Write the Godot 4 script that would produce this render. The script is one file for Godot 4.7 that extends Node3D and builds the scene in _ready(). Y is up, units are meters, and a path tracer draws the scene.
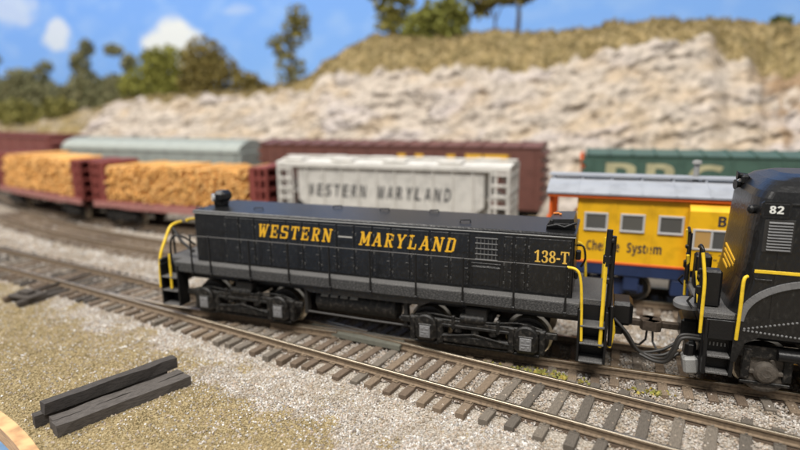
extends Node3D
# Model railway, HO scale. All lengths below are written in millimetres and multiplied by S.
const S := 0.001
var M := {}
var TX := {}
var used := {}
var rng := RandomNumberGenerator.new()

class MB:
	# mesh builder, works in millimetres
	var st := SurfaceTool.new()
	var K := 0.001
	func _init() -> void:
		st.begin(Mesh.PRIMITIVE_TRIANGLES)
	func v3(p: Vector3, n: Vector3) -> void:
		st.set_normal(n)
		st.add_vertex(p * K)
	func tri(a: Vector3, b: Vector3, c: Vector3, out: Vector3) -> void:
		var fn := (b - a).cross(c - a)
		if fn.length_squared() < 1e-14:
			return
		var n := fn.normalized()
		if n.dot(out) < 0.0:
			n = -n
			v3(a, n); v3(b, n); v3(c, n)
		else:
			v3(a, n); v3(c, n); v3(b, n)
	func quad(a: Vector3, b: Vector3, c: Vector3, d: Vector3, out: Vector3) -> void:
		tri(a, b, c, out)
		tri(a, c, d, out)
	func tris(a: Vector3, b: Vector3, c: Vector3, na: Vector3, nb: Vector3, nc: Vector3) -> void:
		# smooth triangle
		if (b - a).cross(c - a).dot(na + nb + nc) > 0.0:
			v3(a, na); v3(c, nc); v3(b, nb)
		else:
			v3(a, na); v3(b, nb); v3(c, nc)
	func corner(c: Vector3, h: Vector3, bv: float, sg: Vector3, ax: int, b: Basis) -> Vector3:
		var v := h - Vector3(bv, bv, bv)
		v[ax] = h[ax]
		return c + b * (v * sg)
	func box(c: Vector3, s: Vector3, bv := 0.0, b := Basis()) -> void:
		var h := s * 0.5
		bv = minf(bv, minf(h.x, minf(h.y, h.z)) * 0.9)
		for ax in 3:
			var a1 := (ax + 1) % 3
			var a2 := (ax + 2) % 3
			for s0 in [-1.0, 1.0]:
				var q: Array[Vector3] = []
				for k in [[1.0, 1.0], [1.0, -1.0], [-1.0, -1.0], [-1.0, 1.0]]:
					var sg := Vector3.ZERO
					sg[ax] = s0; sg[a1] = k[0]; sg[a2] = k[1]
					q.append(corner(c, h, bv, sg, ax, b))
				var n := Vector3.ZERO
				n[ax] = s0
				quad(q[0], q[1], q[2], q[3], b * n)
		if bv <= 0.0:
			return
		for ax in 3:
			var ay := (ax + 1) % 3
			var az := (ax + 2) % 3
			for sa in [-1.0, 1.0]:
				for sb in [-1.0, 1.0]:
					var p := Vector3.ZERO
					p[ax] = sa; p[ay] = sb; p[az] = 1.0
					var m := p
					m[az] = -1.0
					var n := Vector3.ZERO
					n[ax] = sa; n[ay] = sb
					quad(corner(c, h, bv, p, ax, b), corner(c, h, bv, m, ax, b), corner(c, h, bv, m, ay, b), corner(c, h, bv, p, ay, b), b * n)
		for sx in [-1.0, 1.0]:
			for sy in [-1.0, 1.0]:
				for sz in [-1.0, 1.0]:
					var sg := Vector3(sx, sy, sz)
					tri(corner(c, h, bv, sg, 0, b), corner(c, h, bv, sg, 1, b), corner(c, h, bv, sg, 2, b), b * sg)
	func bb(x0: float, x1: float, y0: float, y1: float, z0: float, z1: float, bv := 0.0) -> void:
		box(Vector3(x0 + x1, y0 + y1, z0 + z1) * 0.5, Vector3(absf(x1 - x0), absf(y1 - y0), absf(z1 - z0)), bv)
	func ring(c: Vector3, t: Vector3, up: Vector3, r: float, n: int) -> Array:
		var a := t.cross(up).normalized()
		var b := a.cross(t).normalized()
		var o := []
		for i in n:
			var w := TAU * i / n
			o.append([c + (a * cos(w) + b * sin(w)) * r, a * cos(w) + b * sin(w)])
		return o
	func tube(pts: Array, r: float, n := 8, r1 := -1.0) -> void:
		var rings := []
		var up := Vector3(0.31, 0.77, 0.56)
		for i in pts.size():
			var p: Vector3 = pts[i]
			var a: Vector3 = pts[maxi(i - 1, 0)]
			var b: Vector3 = pts[mini(i + 1, pts.size() - 1)]
			var t := (b - a).normalized()
			if absf(t.dot(up)) > 0.95:
				up = Vector3(0.9, 0.1, -0.4)
			var rr := r if r1 < 0.0 else lerpf(r, r1, float(i) / (pts.size() - 1))
			rings.append(ring(p, t, up, rr, n))
			up = (up - t * up.dot(t)).normalized()
		for i in rings.size() - 1:
			for k in n:
				var j := (k + 1) % n
				var a = rings[i][k]; var b = rings[i][j]; var c = rings[i + 1][j]; var d = rings[i + 1][k]
				tris(a[0], b[0], c[0], a[1], b[1], c[1])
				tris(a[0], c[0], d[0], a[1], c[1], d[1])
		for e in [0, rings.size() - 1]:
			var p: Vector3 = pts[e]
			var q: Vector3 = pts[1] if e == 0 else pts[pts.size() - 2]
			for k in n:
				tri(p, rings[e][k][0], rings[e][(k + 1) % n][0], p - q)
	func lathe(c: Vector3, axis: Vector3, prof: Array, n := 24) -> void:
		# prof: [[h, r], ...] along axis
		var a := axis.cross(Vector3(0.31, 0.77, 0.56)).normalized()
		var b := axis.cross(a).normalized()
		for i in prof.size() - 1:
			var h0: float = prof[i][0]; var r0: float = prof[i][1]
			var h1: float = prof[i + 1][0]; var r1: float = prof[i + 1][1]
			var sl := Vector2(h1 - h0, r1 - r0)
			if sl.length() < 1e-6:
				continue
			var nr := sl.x / sl.length()
			var nh := -sl.y / sl.length()
			for k in n:
				var w0 := TAU * k / n
				var w1 := TAU * (k + 1) / n
				var d0 := a * cos(w0) + b * sin(w0)
				var d1 := a * cos(w1) + b * sin(w1)
				var n0 := (d0 * nr + axis * nh).normalized()
				var n1 := (d1 * nr + axis * nh).normalized()
				var p0 := c + axis * h0 + d0 * r0
				var p1 := c + axis * h0 + d1 * r0
				var q0 := c + axis * h1 + d0 * r1
				var q1 := c + axis * h1 + d1 * r1
				if r0 > 1e-6:
					tris(p0, p1, q1, n0, n1, n1)
				if r1 > 1e-6:
					tris(p0, q1, q0, n0, n1, n0)
	func prism(poly: Array, o: Vector3, ux: Vector3, uy: Vector3, ext: Vector3) -> void:
		var pk := PackedVector2Array()
		for q in poly:
			pk.append(q)
		var area := 0.0
		for i in pk.size():
			area += pk[i].cross(pk[(i + 1) % pk.size()])
		var idx := Geometry2D.triangulate_polygon(pk)
		var P: Array[Vector3] = []
		for q in pk:
			P.append(o + ux * q.x + uy * q.y)
		for i in range(0, idx.size(), 3):
			tri(P[idx[i]], P[idx[i + 1]], P[idx[i + 2]], -ext)
			tri(P[idx[i]] + ext, P[idx[i + 1]] + ext, P[idx[i + 2]] + ext, ext)
		for i in pk.size():
			var j := (i + 1) % pk.size()
			var e := pk[j] - pk[i]
			var nn := Vector2(e.y, -e.x) * signf(area)
			quad(P[i], P[j], P[j] + ext, P[i] + ext, ux * nn.x + uy * nn.y)
	func done(m: Material) -> ArrayMesh:
		st.set_material(m)
		return st.commit()

func mb() -> MB:
	return MB.new()

func numbered(n: String) -> String:
	var k: int = used.get(n, 0)
	used[n] = k + 1
	return n if k == 0 else "%s_%03d" % [n, k]

func put(b: MB, called: String, m: String, parent: Node) -> MeshInstance3D:
	var o := MeshInstance3D.new()
	o.mesh = b.done(M[m])
	o.name = called
	parent.add_child(o, true)
	return o

func inst(mesh: Mesh, called: String, parent: Node, t: Transform3D) -> MeshInstance3D:
	var o := MeshInstance3D.new()
	o.mesh = mesh
	o.name = called
	o.transform = t
	parent.add_child(o, true)
	return o

func part(called: String, parent: Node, at := Vector3.ZERO) -> Node3D:
	var o := Node3D.new()
	o.name = called
	o.position = at * S
	parent.add_child(o, true)
	return o

func thing(called: String, label: String, category: String, at := Vector3.ZERO, turn := 0.0, group := "") -> Node3D:
	var o := Node3D.new()
	o.name = numbered(called)
	o.position = at * S
	o.rotation.y = turn
	add_child(o)
	tag(o, label, category, group)
	return o

func tag(o: Node, label: String, category: String, group := "", kind := "") -> void:
	if label: o.set_meta("label", label)
	if category: o.set_meta("category", category)
	if group: o.set_meta("group", group)
	if kind: o.set_meta("kind", kind)

func lin(r: float, g: float, b: float) -> Color:
	return Color(r, g, b).linear_to_srgb()

func noise_tex(called: String, freq: float, stops: Array, kind := FastNoiseLite.TYPE_SIMPLEX_SMOOTH, oct := 4, size := 512, seed_ := 1, as_normal := 0.0) -> void:
	# stops: [[offset, linear grey or Color], ...]
	var n := FastNoiseLite.new()
	n.noise_type = kind
	n.frequency = freq
	n.fractal_octaves = oct
	n.seed = seed_
	var t := NoiseTexture2D.new()
	t.width = size
	t.height = size
	t.seamless = true
	t.noise = n
	if as_normal > 0.0:
		t.as_normal_map = true
		t.bump_strength = as_normal
	elif stops:
		var g := Gradient.new()
		var off := PackedFloat32Array()
		var col := PackedColorArray()
		for s in stops:
			off.append(s[0])
			col.append(s[1].linear_to_srgb() if s[1] is Color else Color(s[1], s[1], s[1]).linear_to_srgb())
		g.offsets = off
		g.colors = col
		t.color_ramp = g
	TX[called] = t

func mat(called: String, c: Color, rough := 0.8, metal := 0.0, tex := "", tile := Vector3(25, 25, 25), nrm := "", nscale := 0.5, spec := 0.5) -> StandardMaterial3D:
	# c: linear base colour
	var m := StandardMaterial3D.new()
	m.resource_name = called
	m.albedo_color = c.linear_to_srgb()
	m.roughness = rough
	m.metallic = metal
	m.metallic_specular = spec
	if tex or nrm:
		m.uv1_triplanar = true
		m.uv1_scale = tile
	if tex:
		m.albedo_texture = TX[tex]
	if nrm:
		m.normal_enabled = true
		m.normal_texture = TX[nrm]
		m.normal_scale = nscale
	M[called] = m
	return m

# ---------- lettering ----------
func text_mesh(s: String, font_name: String, bold: bool, x0: float, x1: float, y0: float, y1: float, z: float, depth: float, shear := 0.0) -> MB:
	# fits the text into the box x0..x1, y0..y1 on the plane z, front towards +z
	var f := SystemFont.new()
	f.font_names = PackedStringArray([font_name])
	f.font_weight = 700 if bold else 400
	var t := TextMesh.new()
	t.text = s
	t.font = f
	t.font_size = 64
	t.depth = 0.02
	t.pixel_size = 0.01
	t.curve_step = 1.0
	var b := mb()
	var arr := t.get_mesh_arrays()
	var V: PackedVector3Array = arr[Mesh.ARRAY_VERTEX]
	var N: PackedVector3Array = arr[Mesh.ARRAY_NORMAL]
	var I: PackedInt32Array = arr[Mesh.ARRAY_INDEX] if arr[Mesh.ARRAY_INDEX] else PackedInt32Array(range(V.size()))
	var lo := Vector3(1e9, 1e9, 1e9)
	var hi := -lo
	for v in V:
		lo = lo.min(v)
		hi = hi.max(v)
	for k in range(0, I.size(), 3):
		var q: Array[Vector3] = []
		for e in 3:
			var w := (V[I[k + e]] - lo) / (hi - lo)
			q.append(Vector3(lerpf(x0, x1, w.x) + shear * (w.y - 0.5) * (y1 - y0), lerpf(y0, y1, w.y), z + depth * w.z))
		b.tri(q[0], q[1], q[2], N[I[k]])
	return b

# slab letters made of straight strokes in a unit box: [x0, y0, x1, y1, thickness]
const SLAB := {
	"W": [[0.13, 1, 0.3, 0, 0.2], [0.3, 0, 0.5, 0.8, 0.13], [0.5, 0.8, 0.66, 0, 0.2], [0.66, 0, 0.88, 1, 0.13], [0.0, 0.94, 0.3, 0.94, 0.12], [0.42, 0.94, 0.62, 0.94, 0.12], [0.76, 0.94, 1.02, 0.94, 0.12]],
	"E": [[0.25, 0, 0.25, 1, 0.22], [0.05, 0.93, 0.9, 0.93, 0.14], [0.25, 0.5, 0.68, 0.5, 0.13], [0.05, 0.07, 0.92, 0.07, 0.14], [0.86, 1, 0.86, 0.68, 0.1], [0.88, 0, 0.88, 0.34, 0.1], [0.65, 0.36, 0.65, 0.64, 0.09]],
	"S": [[0.1, 0.93, 0.84, 0.93, 0.15], [0.17, 0.56, 0.17, 0.93, 0.22], [0.12, 0.55, 0.86, 0.47, 0.17], [0.83, 0.1, 0.83, 0.5, 0.22], [0.12, 0.07, 0.88, 0.07, 0.15], [0.86, 1, 0.86, 0.7, 0.09], [0.1, 0, 0.1, 0.32, 0.09]],
	"T": [[0.5, 0, 0.5, 1, 0.23], [0.04, 0.93, 0.96, 0.93, 0.15], [0.09, 1, 0.09, 0.66, 0.1], [0.91, 1, 0.91, 0.66, 0.1], [0.28, 0.06, 0.72, 0.06, 0.12]],
	"R": [[0.25, 0, 0.25, 1, 0.22], [0.05, 0.93, 0.7, 0.93, 0.14], [0.25, 0.5, 0.7, 0.5, 0.13], [0.77, 0.52, 0.77, 0.93, 0.21], [0.5, 0.5, 0.82, 0.05, 0.21], [0.05, 0.06, 0.48, 0.06, 0.12], [0.66, 0.06, 0.98, 0.06, 0.12]],
	"N": [[0.2, 0, 0.2, 1, 0.14], [0.2, 0.97, 0.8, 0.05, 0.24], [0.82, 0, 0.82, 1, 0.14], [0.02, 0.94, 0.34, 0.94, 0.12], [0.02, 0.06, 0.4, 0.06, 0.12], [0.64, 0.94, 1.0, 0.94, 0.12]],
	"M": [[0.17, 0, 0.17, 1, 0.13], [0.2, 0.97, 0.48, 0.2, 0.22], [0.5, 0.2, 0.8, 0.97, 0.13], [0.83, 0, 0.83, 1, 0.2], [0.0, 0.94, 0.26, 0.94, 0.12], [0.78, 0.94, 1.0, 0.94, 0.12], [0.0, 0.06, 0.34, 0.06, 0.12], [0.64, 0.06, 1.02, 0.06, 0.12]],
	"A": [[0.14, 0.03, 0.5, 0.97, 0.14], [0.5, 0.97, 0.82, 0.03, 0.23], [0.28, 0.34, 0.72, 0.34, 0.12], [0.34, 0.94, 0.62, 0.94, 0.12], [0.0, 0.06, 0.34, 0.06, 0.12], [0.62, 0.06, 1.02, 0.06, 0.12]],
	"Y": [[0.15, 0.97, 0.5, 0.45, 0.22], [0.86, 0.97, 0.5, 0.45, 0.14], [0.5, 0, 0.5, 0.5, 0.22], [0.0, 0.94, 0.38, 0.94, 0.12], [0.68, 0.94, 1.0, 0.94, 0.12], [0.28, 0.06, 0.72, 0.06, 0.12]],
	"L": [[0.3, 0, 0.3, 1, 0.22], [0.06, 0.94, 0.56, 0.94, 0.12], [0.06, 0.07, 0.9, 0.07, 0.14], [0.87, 0, 0.87, 0.4, 0.11]],
	"D": [[0.25, 0, 0.25, 1, 0.22], [0.05, 0.93, 0.72, 0.93, 0.14], [0.05, 0.07, 0.72, 0.07, 0.14], [0.82, 0.12, 0.82, 0.88, 0.22], [0.66, 0.96, 0.84, 0.84, 0.14], [0.66, 0.04, 0.84, 0.16, 0.14]],
}
func slab_word(word: String, x0: float, x1: float, y0: float, y1: float, z: float, gap: float, shear: float) -> MB:
	var wd := {"W": 1.25, "M": 1.2, "N": 1.08, "A": 1.08}
	var total := 0.0
	for ch in word:
		total += wd.get(ch, 1.0)
	var unit := (x1 - x0 - gap * (word.length() - 1)) / total
	var b := mb()
	var x := x0
	var h := y1 - y0
	for ch in word:
		var w: float = unit * wd.get(ch, 1.0)
		var k := 0
		for s in SLAB[ch]:
			var a := Vector2(x + s[0] * w, y0 + s[1] * h)
			var c := Vector2(x + s[2] * w, y0 + s[3] * h)
			var t: float = s[4] * (w * 0.5 + h * 0.4) * 0.5
			var d := (c - a).normalized()
			var n := Vector2(-d.y, d.x) * t
			var q := [a + n, c + n, c - n, a - n]
			for e in 4:
				q[e] = Vector2(q[e].x + shear * (q[e].y - y0), clampf(q[e].y, y0, y1))
			b.prism(q, Vector3(0, 0, z), Vector3.RIGHT, Vector3.UP, Vector3(0, 0, 0.05 + 0.006 * k))
			k += 1
		x += w + gap
	return b

func _ready() -> void:
	rng.seed = 138
	# ---------- camera ----------
	var cam := Camera3D.new()
	cam.name = "camera"
	cam.transform = Transform3D(Basis(Vector3(0.93888717, -0.00921293, -0.34410172), Vector3(-0.06180934, 0.97888235, -0.19485625), Vector3(0.3386303, 0.20421674, 0.91849063)).orthonormalized(), Vector3(68.88, 67.44, 155.51) * S)
	var at := CameraAttributesPhysical.new()
	at.frustum_focal_length = 29.41
	at.frustum_focus_distance = 0.135
	at.exposure_aperture = 12.0
	at.frustum_near = 0.01
	at.frustum_far = 12.0
	cam.attributes = at
	cam.fov = 44.39
	cam.near = 0.01
	cam.far = 12.0
	add_child(cam)
	# ---------- room light ----------
	var we := WorldEnvironment.new()
	we.name = "environment"
	var e := Environment.new()
	e.background_mode = Environment.BG_COLOR
	e.background_color = lin(0.3, 0.303, 0.31)
	e.tonemap_mode = Environment.TONE_MAPPER_LINEAR
	e.tonemap_exposure = 1.0
	e.sdfgi_enabled = true
	e.ssao_enabled = true
	e.ssil_enabled = true
	we.environment = e
	add_child(we)
	textures()
	materials()
	lamp(Vector3(120, 1150, 650), 2.75, "white ceiling panel lamp above the front of the layout")
	lamp(Vector3(-800, 1150, 120), 1.6, "white ceiling panel lamp above the far end of the layout")
	# ---------- setting ----------
	sky_board()
	ground()
	cliff()
	tracks()
	ballast()
	trees()
	# ---------- rolling stock ----------
	slug()
	cab_unit()
	caboose()
	covered_hopper()
	pulpwood_cars()
	back_row()
	# ---------- small things ----------
	timbers()

func lamp(p: Vector3, energy: float, label: String) -> void:
	var t := thing("ceiling_lamp", label, "lamp", p, 0.0, "ceiling lamps over the layout")
	var b := mb()
	b.bb(-610, 610, 8, 40, -160, 160, 6)
	put(b, "housing", "white_paint", t)
	b = mb()
	b.bb(-600, 600, 0, 7.5, -150, 150, 2)
	put(b, "diffuser", "lamp_glow", t)
	var l := AreaLight3D.new()
	l.name = "lamp_light"
	l.area_size = Vector2(1.2, 0.3)
	l.light_energy = energy
	l.light_color = Color(1.0, 0.982, 0.955)
	l.shadow_enabled = true
	l.rotation.x = -PI / 2
	l.position = Vector3(0, -4, 0) * S
	l.set("area_range", 6.0)
	t.add_child(l)

func textures() -> void:
	noise_tex("mottle", 0.012, [[0.0, 0.72], [0.5, 0.95], [1.0, 1.0]], FastNoiseLite.TYPE_SIMPLEX_SMOOTH, 5)
	noise_tex("speckle", 0.09, [[0.0, 0.55], [0.45, 0.9], [0.7, 1.0], [1.0, 1.0]], FastNoiseLite.TYPE_SIMPLEX, 3, 512, 5)
	noise_tex("grain", 0.02, [[0.0, 0.45], [0.4, 0.8], [0.6, 0.95], [1.0, 1.15]], FastNoiseLite.TYPE_SIMPLEX, 5, 512, 9)
	# dust lying on black paint
	noise_tex("dusty_black", 0.03, [[0.0, Color(0.0085, 0.0085, 0.009)], [0.6, Color(0.0105, 0.0105, 0.011)], [0.75, Color(0.015, 0.015, 0.015)], [0.88, Color(0.028, 0.027, 0.026)], [1.0, Color(0.06, 0.058, 0.055)]], FastNoiseLite.TYPE_SIMPLEX, 6, 1024, 21)
	noise_tex("dust_film", 0.06, [[0.0, Color(0.03, 0.0303, 0.031)], [0.45, Color(0.06, 0.06, 0.061)], [0.62, Color(0.085, 0.085, 0.086)], [0.8, Color(0.16, 0.158, 0.155)], [1.0, Color(0.3, 0.3, 0.29)]], FastNoiseLite.TYPE_SIMPLEX, 6, 1024, 22)
	noise_tex("truck_dust", 0.03, [[0.0, Color(0.0075, 0.0073, 0.007)], [0.5, Color(0.011, 0.0105, 0.01)], [0.65, Color(0.02, 0.0185, 0.017)], [0.8, Color(0.045, 0.04, 0.034)], [1.0, Color(0.09, 0.08, 0.068)]], FastNoiseLite.TYPE_SIMPLEX, 6, 512, 29)
	noise_tex("sill_film", 0.05, [[0.0, Color(0.02, 0.02, 0.021)], [0.4, Color(0.045, 0.046, 0.048)], [0.55, Color(0.065, 0.066, 0.068)], [0.72, Color(0.095, 0.095, 0.094)], [0.86, Color(0.16, 0.158, 0.152)], [1.0, Color(0.3, 0.295, 0.28)]], FastNoiseLite.TYPE_SIMPLEX, 6, 1024, 27)
	noise_tex("turf", 0.05, [[0.0, Color(0.15, 0.108, 0.05)], [0.35, Color(0.25, 0.19, 0.1)], [0.6, Color(0.33, 0.262, 0.145)], [1.0, Color(0.43, 0.37, 0.235)]], FastNoiseLite.TYPE_SIMPLEX, 5, 512, 31)
	noise_tex("gritty", 0.06, [[0.0, Color(0.14, 0.12, 0.095)], [0.4, Color(0.3, 0.265, 0.22)], [0.65, Color(0.42, 0.38, 0.33)], [1.0, Color(0.58, 0.55, 0.5)]], FastNoiseLite.TYPE_SIMPLEX, 5, 512, 33)
	noise_tex("timber_grain", 0.025, [[0.0, 0.35], [0.4, 0.7], [0.6, 1.0], [0.8, 1.0], [1.0, 1.0]], FastNoiseLite.TYPE_SIMPLEX, 5, 512, 19)
	noise_tex("bumps", 0.05, [], FastNoiseLite.TYPE_SIMPLEX, 4, 512, 41, 6.0)
	noise_tex("fine_bumps", 0.12, [], FastNoiseLite.TYPE_SIMPLEX, 3, 512, 43, 4.0)

func materials() -> void:
	var A := Vector3(20, 20, 20)
	var F := Vector3(60, 60, 60)
	mat("white_paint", Color(0.75, 0.75, 0.73), 0.6)
	var g := mat("lamp_glow", Color(0.85, 0.85, 0.83), 0.6)
	g.emission_enabled = true
	g.emission = Color(1.0, 0.982, 0.955)
	g.emission_energy_multiplier = 0.6
	mat("black", Color(0.8, 0.8, 0.81), 0.3, 0.0, "dusty_black", Vector3(20, 9, 20), "fine_bumps", 0.1, 0.5)
	mat("worn_black", Color(0.055, 0.054, 0.052), 0.5)
	mat("sill_dust", Color(0.6, 0.6, 0.6), 0.6, 0.0, "dust_film", Vector3(18, 34, 18), "fine_bumps", 0.1)
	mat("black_clean", Color(0.0085, 0.0085, 0.009), 0.36, 0.0, "", A, "fine_bumps", 0.08, 0.42)
	mat("deck_dust", Color(1.25, 1.22, 1.18), 0.75, 0.0, "dust_film", Vector3(45, 45, 45), "fine_bumps", 0.3)
	mat("underframe", Color(0.02, 0.0185, 0.017), 0.6, 0.0, "mottle", F, "fine_bumps", 0.2)
	mat("truck_black", Color(1, 1, 1), 0.45, 0.0, "truck_dust", Vector3(35, 35, 35), "fine_bumps", 0.25, 0.4)
	mat("journal_silver", Color(0.23, 0.23, 0.235), 0.5, 0.15, "speckle", Vector3(240, 240, 240), "fine_bumps", 0.6)
	mat("wheel_black", Color(0.035, 0.032, 0.03), 0.5, 0.2, "mottle", F)
	mat("tread", Color(0.55, 0.5, 0.42), 0.3, 1.0)
	mat("yellow", Color(0.85, 0.57, 0.025), 0.45, 0.0, "mottle", F)
	mat("letter_yellow", Color(0.86, 0.47, 0.02), 0.6, 0.0, "speckle", F)
	mat("number_gold", Color(0.8, 0.49, 0.08), 0.6, 0.0, "speckle", F)
	mat("letter_dash", Color(0.42, 0.41, 0.38), 0.7)
	mat("wire", Color(0.075, 0.072, 0.07), 0.5, 0.2)
	mat("grille_gray", Color(0.09, 0.09, 0.09), 0.5)
	mat("lens", Color(0.8, 0.82, 0.84), 0.12, 0.7)
	mat("orange_bit", Color(0.7, 0.22, 0.04), 0.6)
	mat("brake_hose", Color(0.03, 0.028, 0.026), 0.5)
	mat("coupler_rust", Color(0.075, 0.055, 0.04), 0.65, 0.2, "grain", F)
	mat("edge_worn_lit", Color(0.2, 0.2, 0.195), 0.5, 0.0, "speckle", Vector3(40, 40, 40))  # worn paint edge, with the bevel's highlight painted into the pale grey
	mat("arc_gray", Color(0.17, 0.17, 0.172), 0.55, 0.0, "mottle", F)
	mat("dirty_wheel", Color(0.09, 0.075, 0.06), 0.75, 0.0, "grain", F, "bumps", 0.4)
	mat("pale_plate", Color(0.3, 0.3, 0.29), 0.7, 0.0, "speckle", F)
	mat("number_white", Color(0.75, 0.76, 0.72), 0.6)
	# track
	mat("rail_side", Color(0.2, 0.145, 0.095), 0.75, 0.0, "grain", F)
	mat("rail_head", Color(0.47, 0.41, 0.32), 0.42, 1.0, "mottle", F)
	mat("tie_brown", Color(0.15, 0.108, 0.075), 0.85, 0.0, "grain", Vector3(420, 420, 45), "fine_bumps", 0.5)
	mat("tie_tan", Color(0.215, 0.16, 0.11), 0.85, 0.0, "grain", Vector3(420, 420, 45), "fine_bumps", 0.5)
	mat("tie_gray", Color(0.175, 0.148, 0.118), 0.85, 0.0, "grain", Vector3(420, 420, 45), "fine_bumps", 0.5)
	mat("tie_slate", Color(0.115, 0.098, 0.08), 0.85, 0.0, "grain", Vector3(420, 420, 45), "fine_bumps", 0.5)
	mat("tie_dark", Color(0.07, 0.058, 0.048), 0.85, 0.0, "grain", Vector3(420, 420, 45), "fine_bumps", 0.5)
	mat("tie_web", Color(0.12, 0.085, 0.06), 0.85)
	mat("frog_gray", Color(0.16, 0.16, 0.13), 0.6, 0.0, "mottle", F)
	mat("turf", Color(1, 1, 1), 1.0, 0.0, "turf", Vector3(28, 28, 28), "bumps", 1.0, 0.2)
	mat("gritty", Color(1, 1, 1), 1.0, 0.0, "gritty", Vector3(40, 40, 40), "bumps", 1.0, 0.2)
	for c in ["stone", "turf_grain", "rock", "leaf", "grass"]:
		var m := mat(c, Color(1, 1, 1), 0.9, 0.0, "", A, "", 0.0, 0.3)
		m.vertex_color_use_as_albedo = true
	M["rock"].uv1_triplanar = true
	M["rock"].uv1_scale = Vector3(12, 12, 12)
	M["rock"].albedo_texture = TX["grain"]
	M["rock"].normal_enabled = true
	M["rock"].normal_texture = TX["bumps"]
	M["rock"].normal_scale = 0.8
	M["leaf"].backlight_enabled = true
	M["leaf"].backlight = Color(0.25, 0.25, 0.15)
	mat("bark", Color(0.1, 0.075, 0.05), 0.9, 0.0, "grain", A)
	mat("plywood", Color(0.72, 0.42, 0.2), 0.7, 0.0, "grain", Vector3(12, 150, 12))
	mat("blue_board", Color(0.1, 0.2, 0.36), 0.7, 0.0, "mottle", A)
	mat("timber", Color(0.062, 0.054, 0.049), 0.8, 0.0, "timber_grain", Vector3(230, 230, 22), "fine_bumps", 0.7)
	mat("timber_pale", Color(0.1, 0.088, 0.08), 0.8, 0.0, "timber_grain", Vector3(230, 230, 22), "fine_bumps", 0.7)
	# background cars
	mat("caboose_yellow", Color(0.9, 0.5, 0.01), 0.5, 0.0, "mottle", A)
	mat("caboose_orange", Color(0.72, 0.13, 0.02), 0.5)
	mat("caboose_blue", Color(0.018, 0.035, 0.1), 0.5, 0.0, "mottle", A)
	mat("letter_blue", Color(0.015, 0.02, 0.045), 0.6)
	mat("roof_gray", Color(0.34, 0.36, 0.4), 0.6, 0.0, "mottle", A)
	mat("window_frame", Color(0.5, 0.5, 0.5), 0.5)
	mat("window_gray", Color(0.1, 0.1, 0.095), 0.15)
	mat("window_tan", Color(0.5, 0.3, 0.1), 0.5)
	mat("hopper_gray", Color(0.64, 0.62, 0.575), 0.65, 0.0, "mottle", A)
	mat("letter_black", Color(0.02, 0.02, 0.025), 0.6)
	mat("boxcar_brown", Color(0.165, 0.068, 0.053), 0.5, 0.0, "mottle", A)
	mat("boxcar_yellow", Color(0.8, 0.45, 0.03), 0.6)
	mat("green", Color(0.065, 0.125, 0.098), 0.45, 0.0, "mottle", A)
	mat("cream", Color(0.46, 0.43, 0.26), 0.6, 0.0, "mottle", A)
	mat("pulp_red", Color(0.23, 0.05, 0.04), 0.65, 0.0, "mottle", A)
	mat("pulp_sill", Color(0.38, 0.17, 0.15), 0.65, 0.0, "mottle", A)
	mat("pulp_log", Color(1, 1, 1), 0.85)
	M["pulp_log"].vertex_color_use_as_albedo = true
	mat("flow_gray", Color(0.34, 0.375, 0.35), 0.6, 0.0, "mottle", A)
	mat("maroon", Color(0.22, 0.07, 0.06), 0.65, 0.0, "mottle", A)


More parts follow.
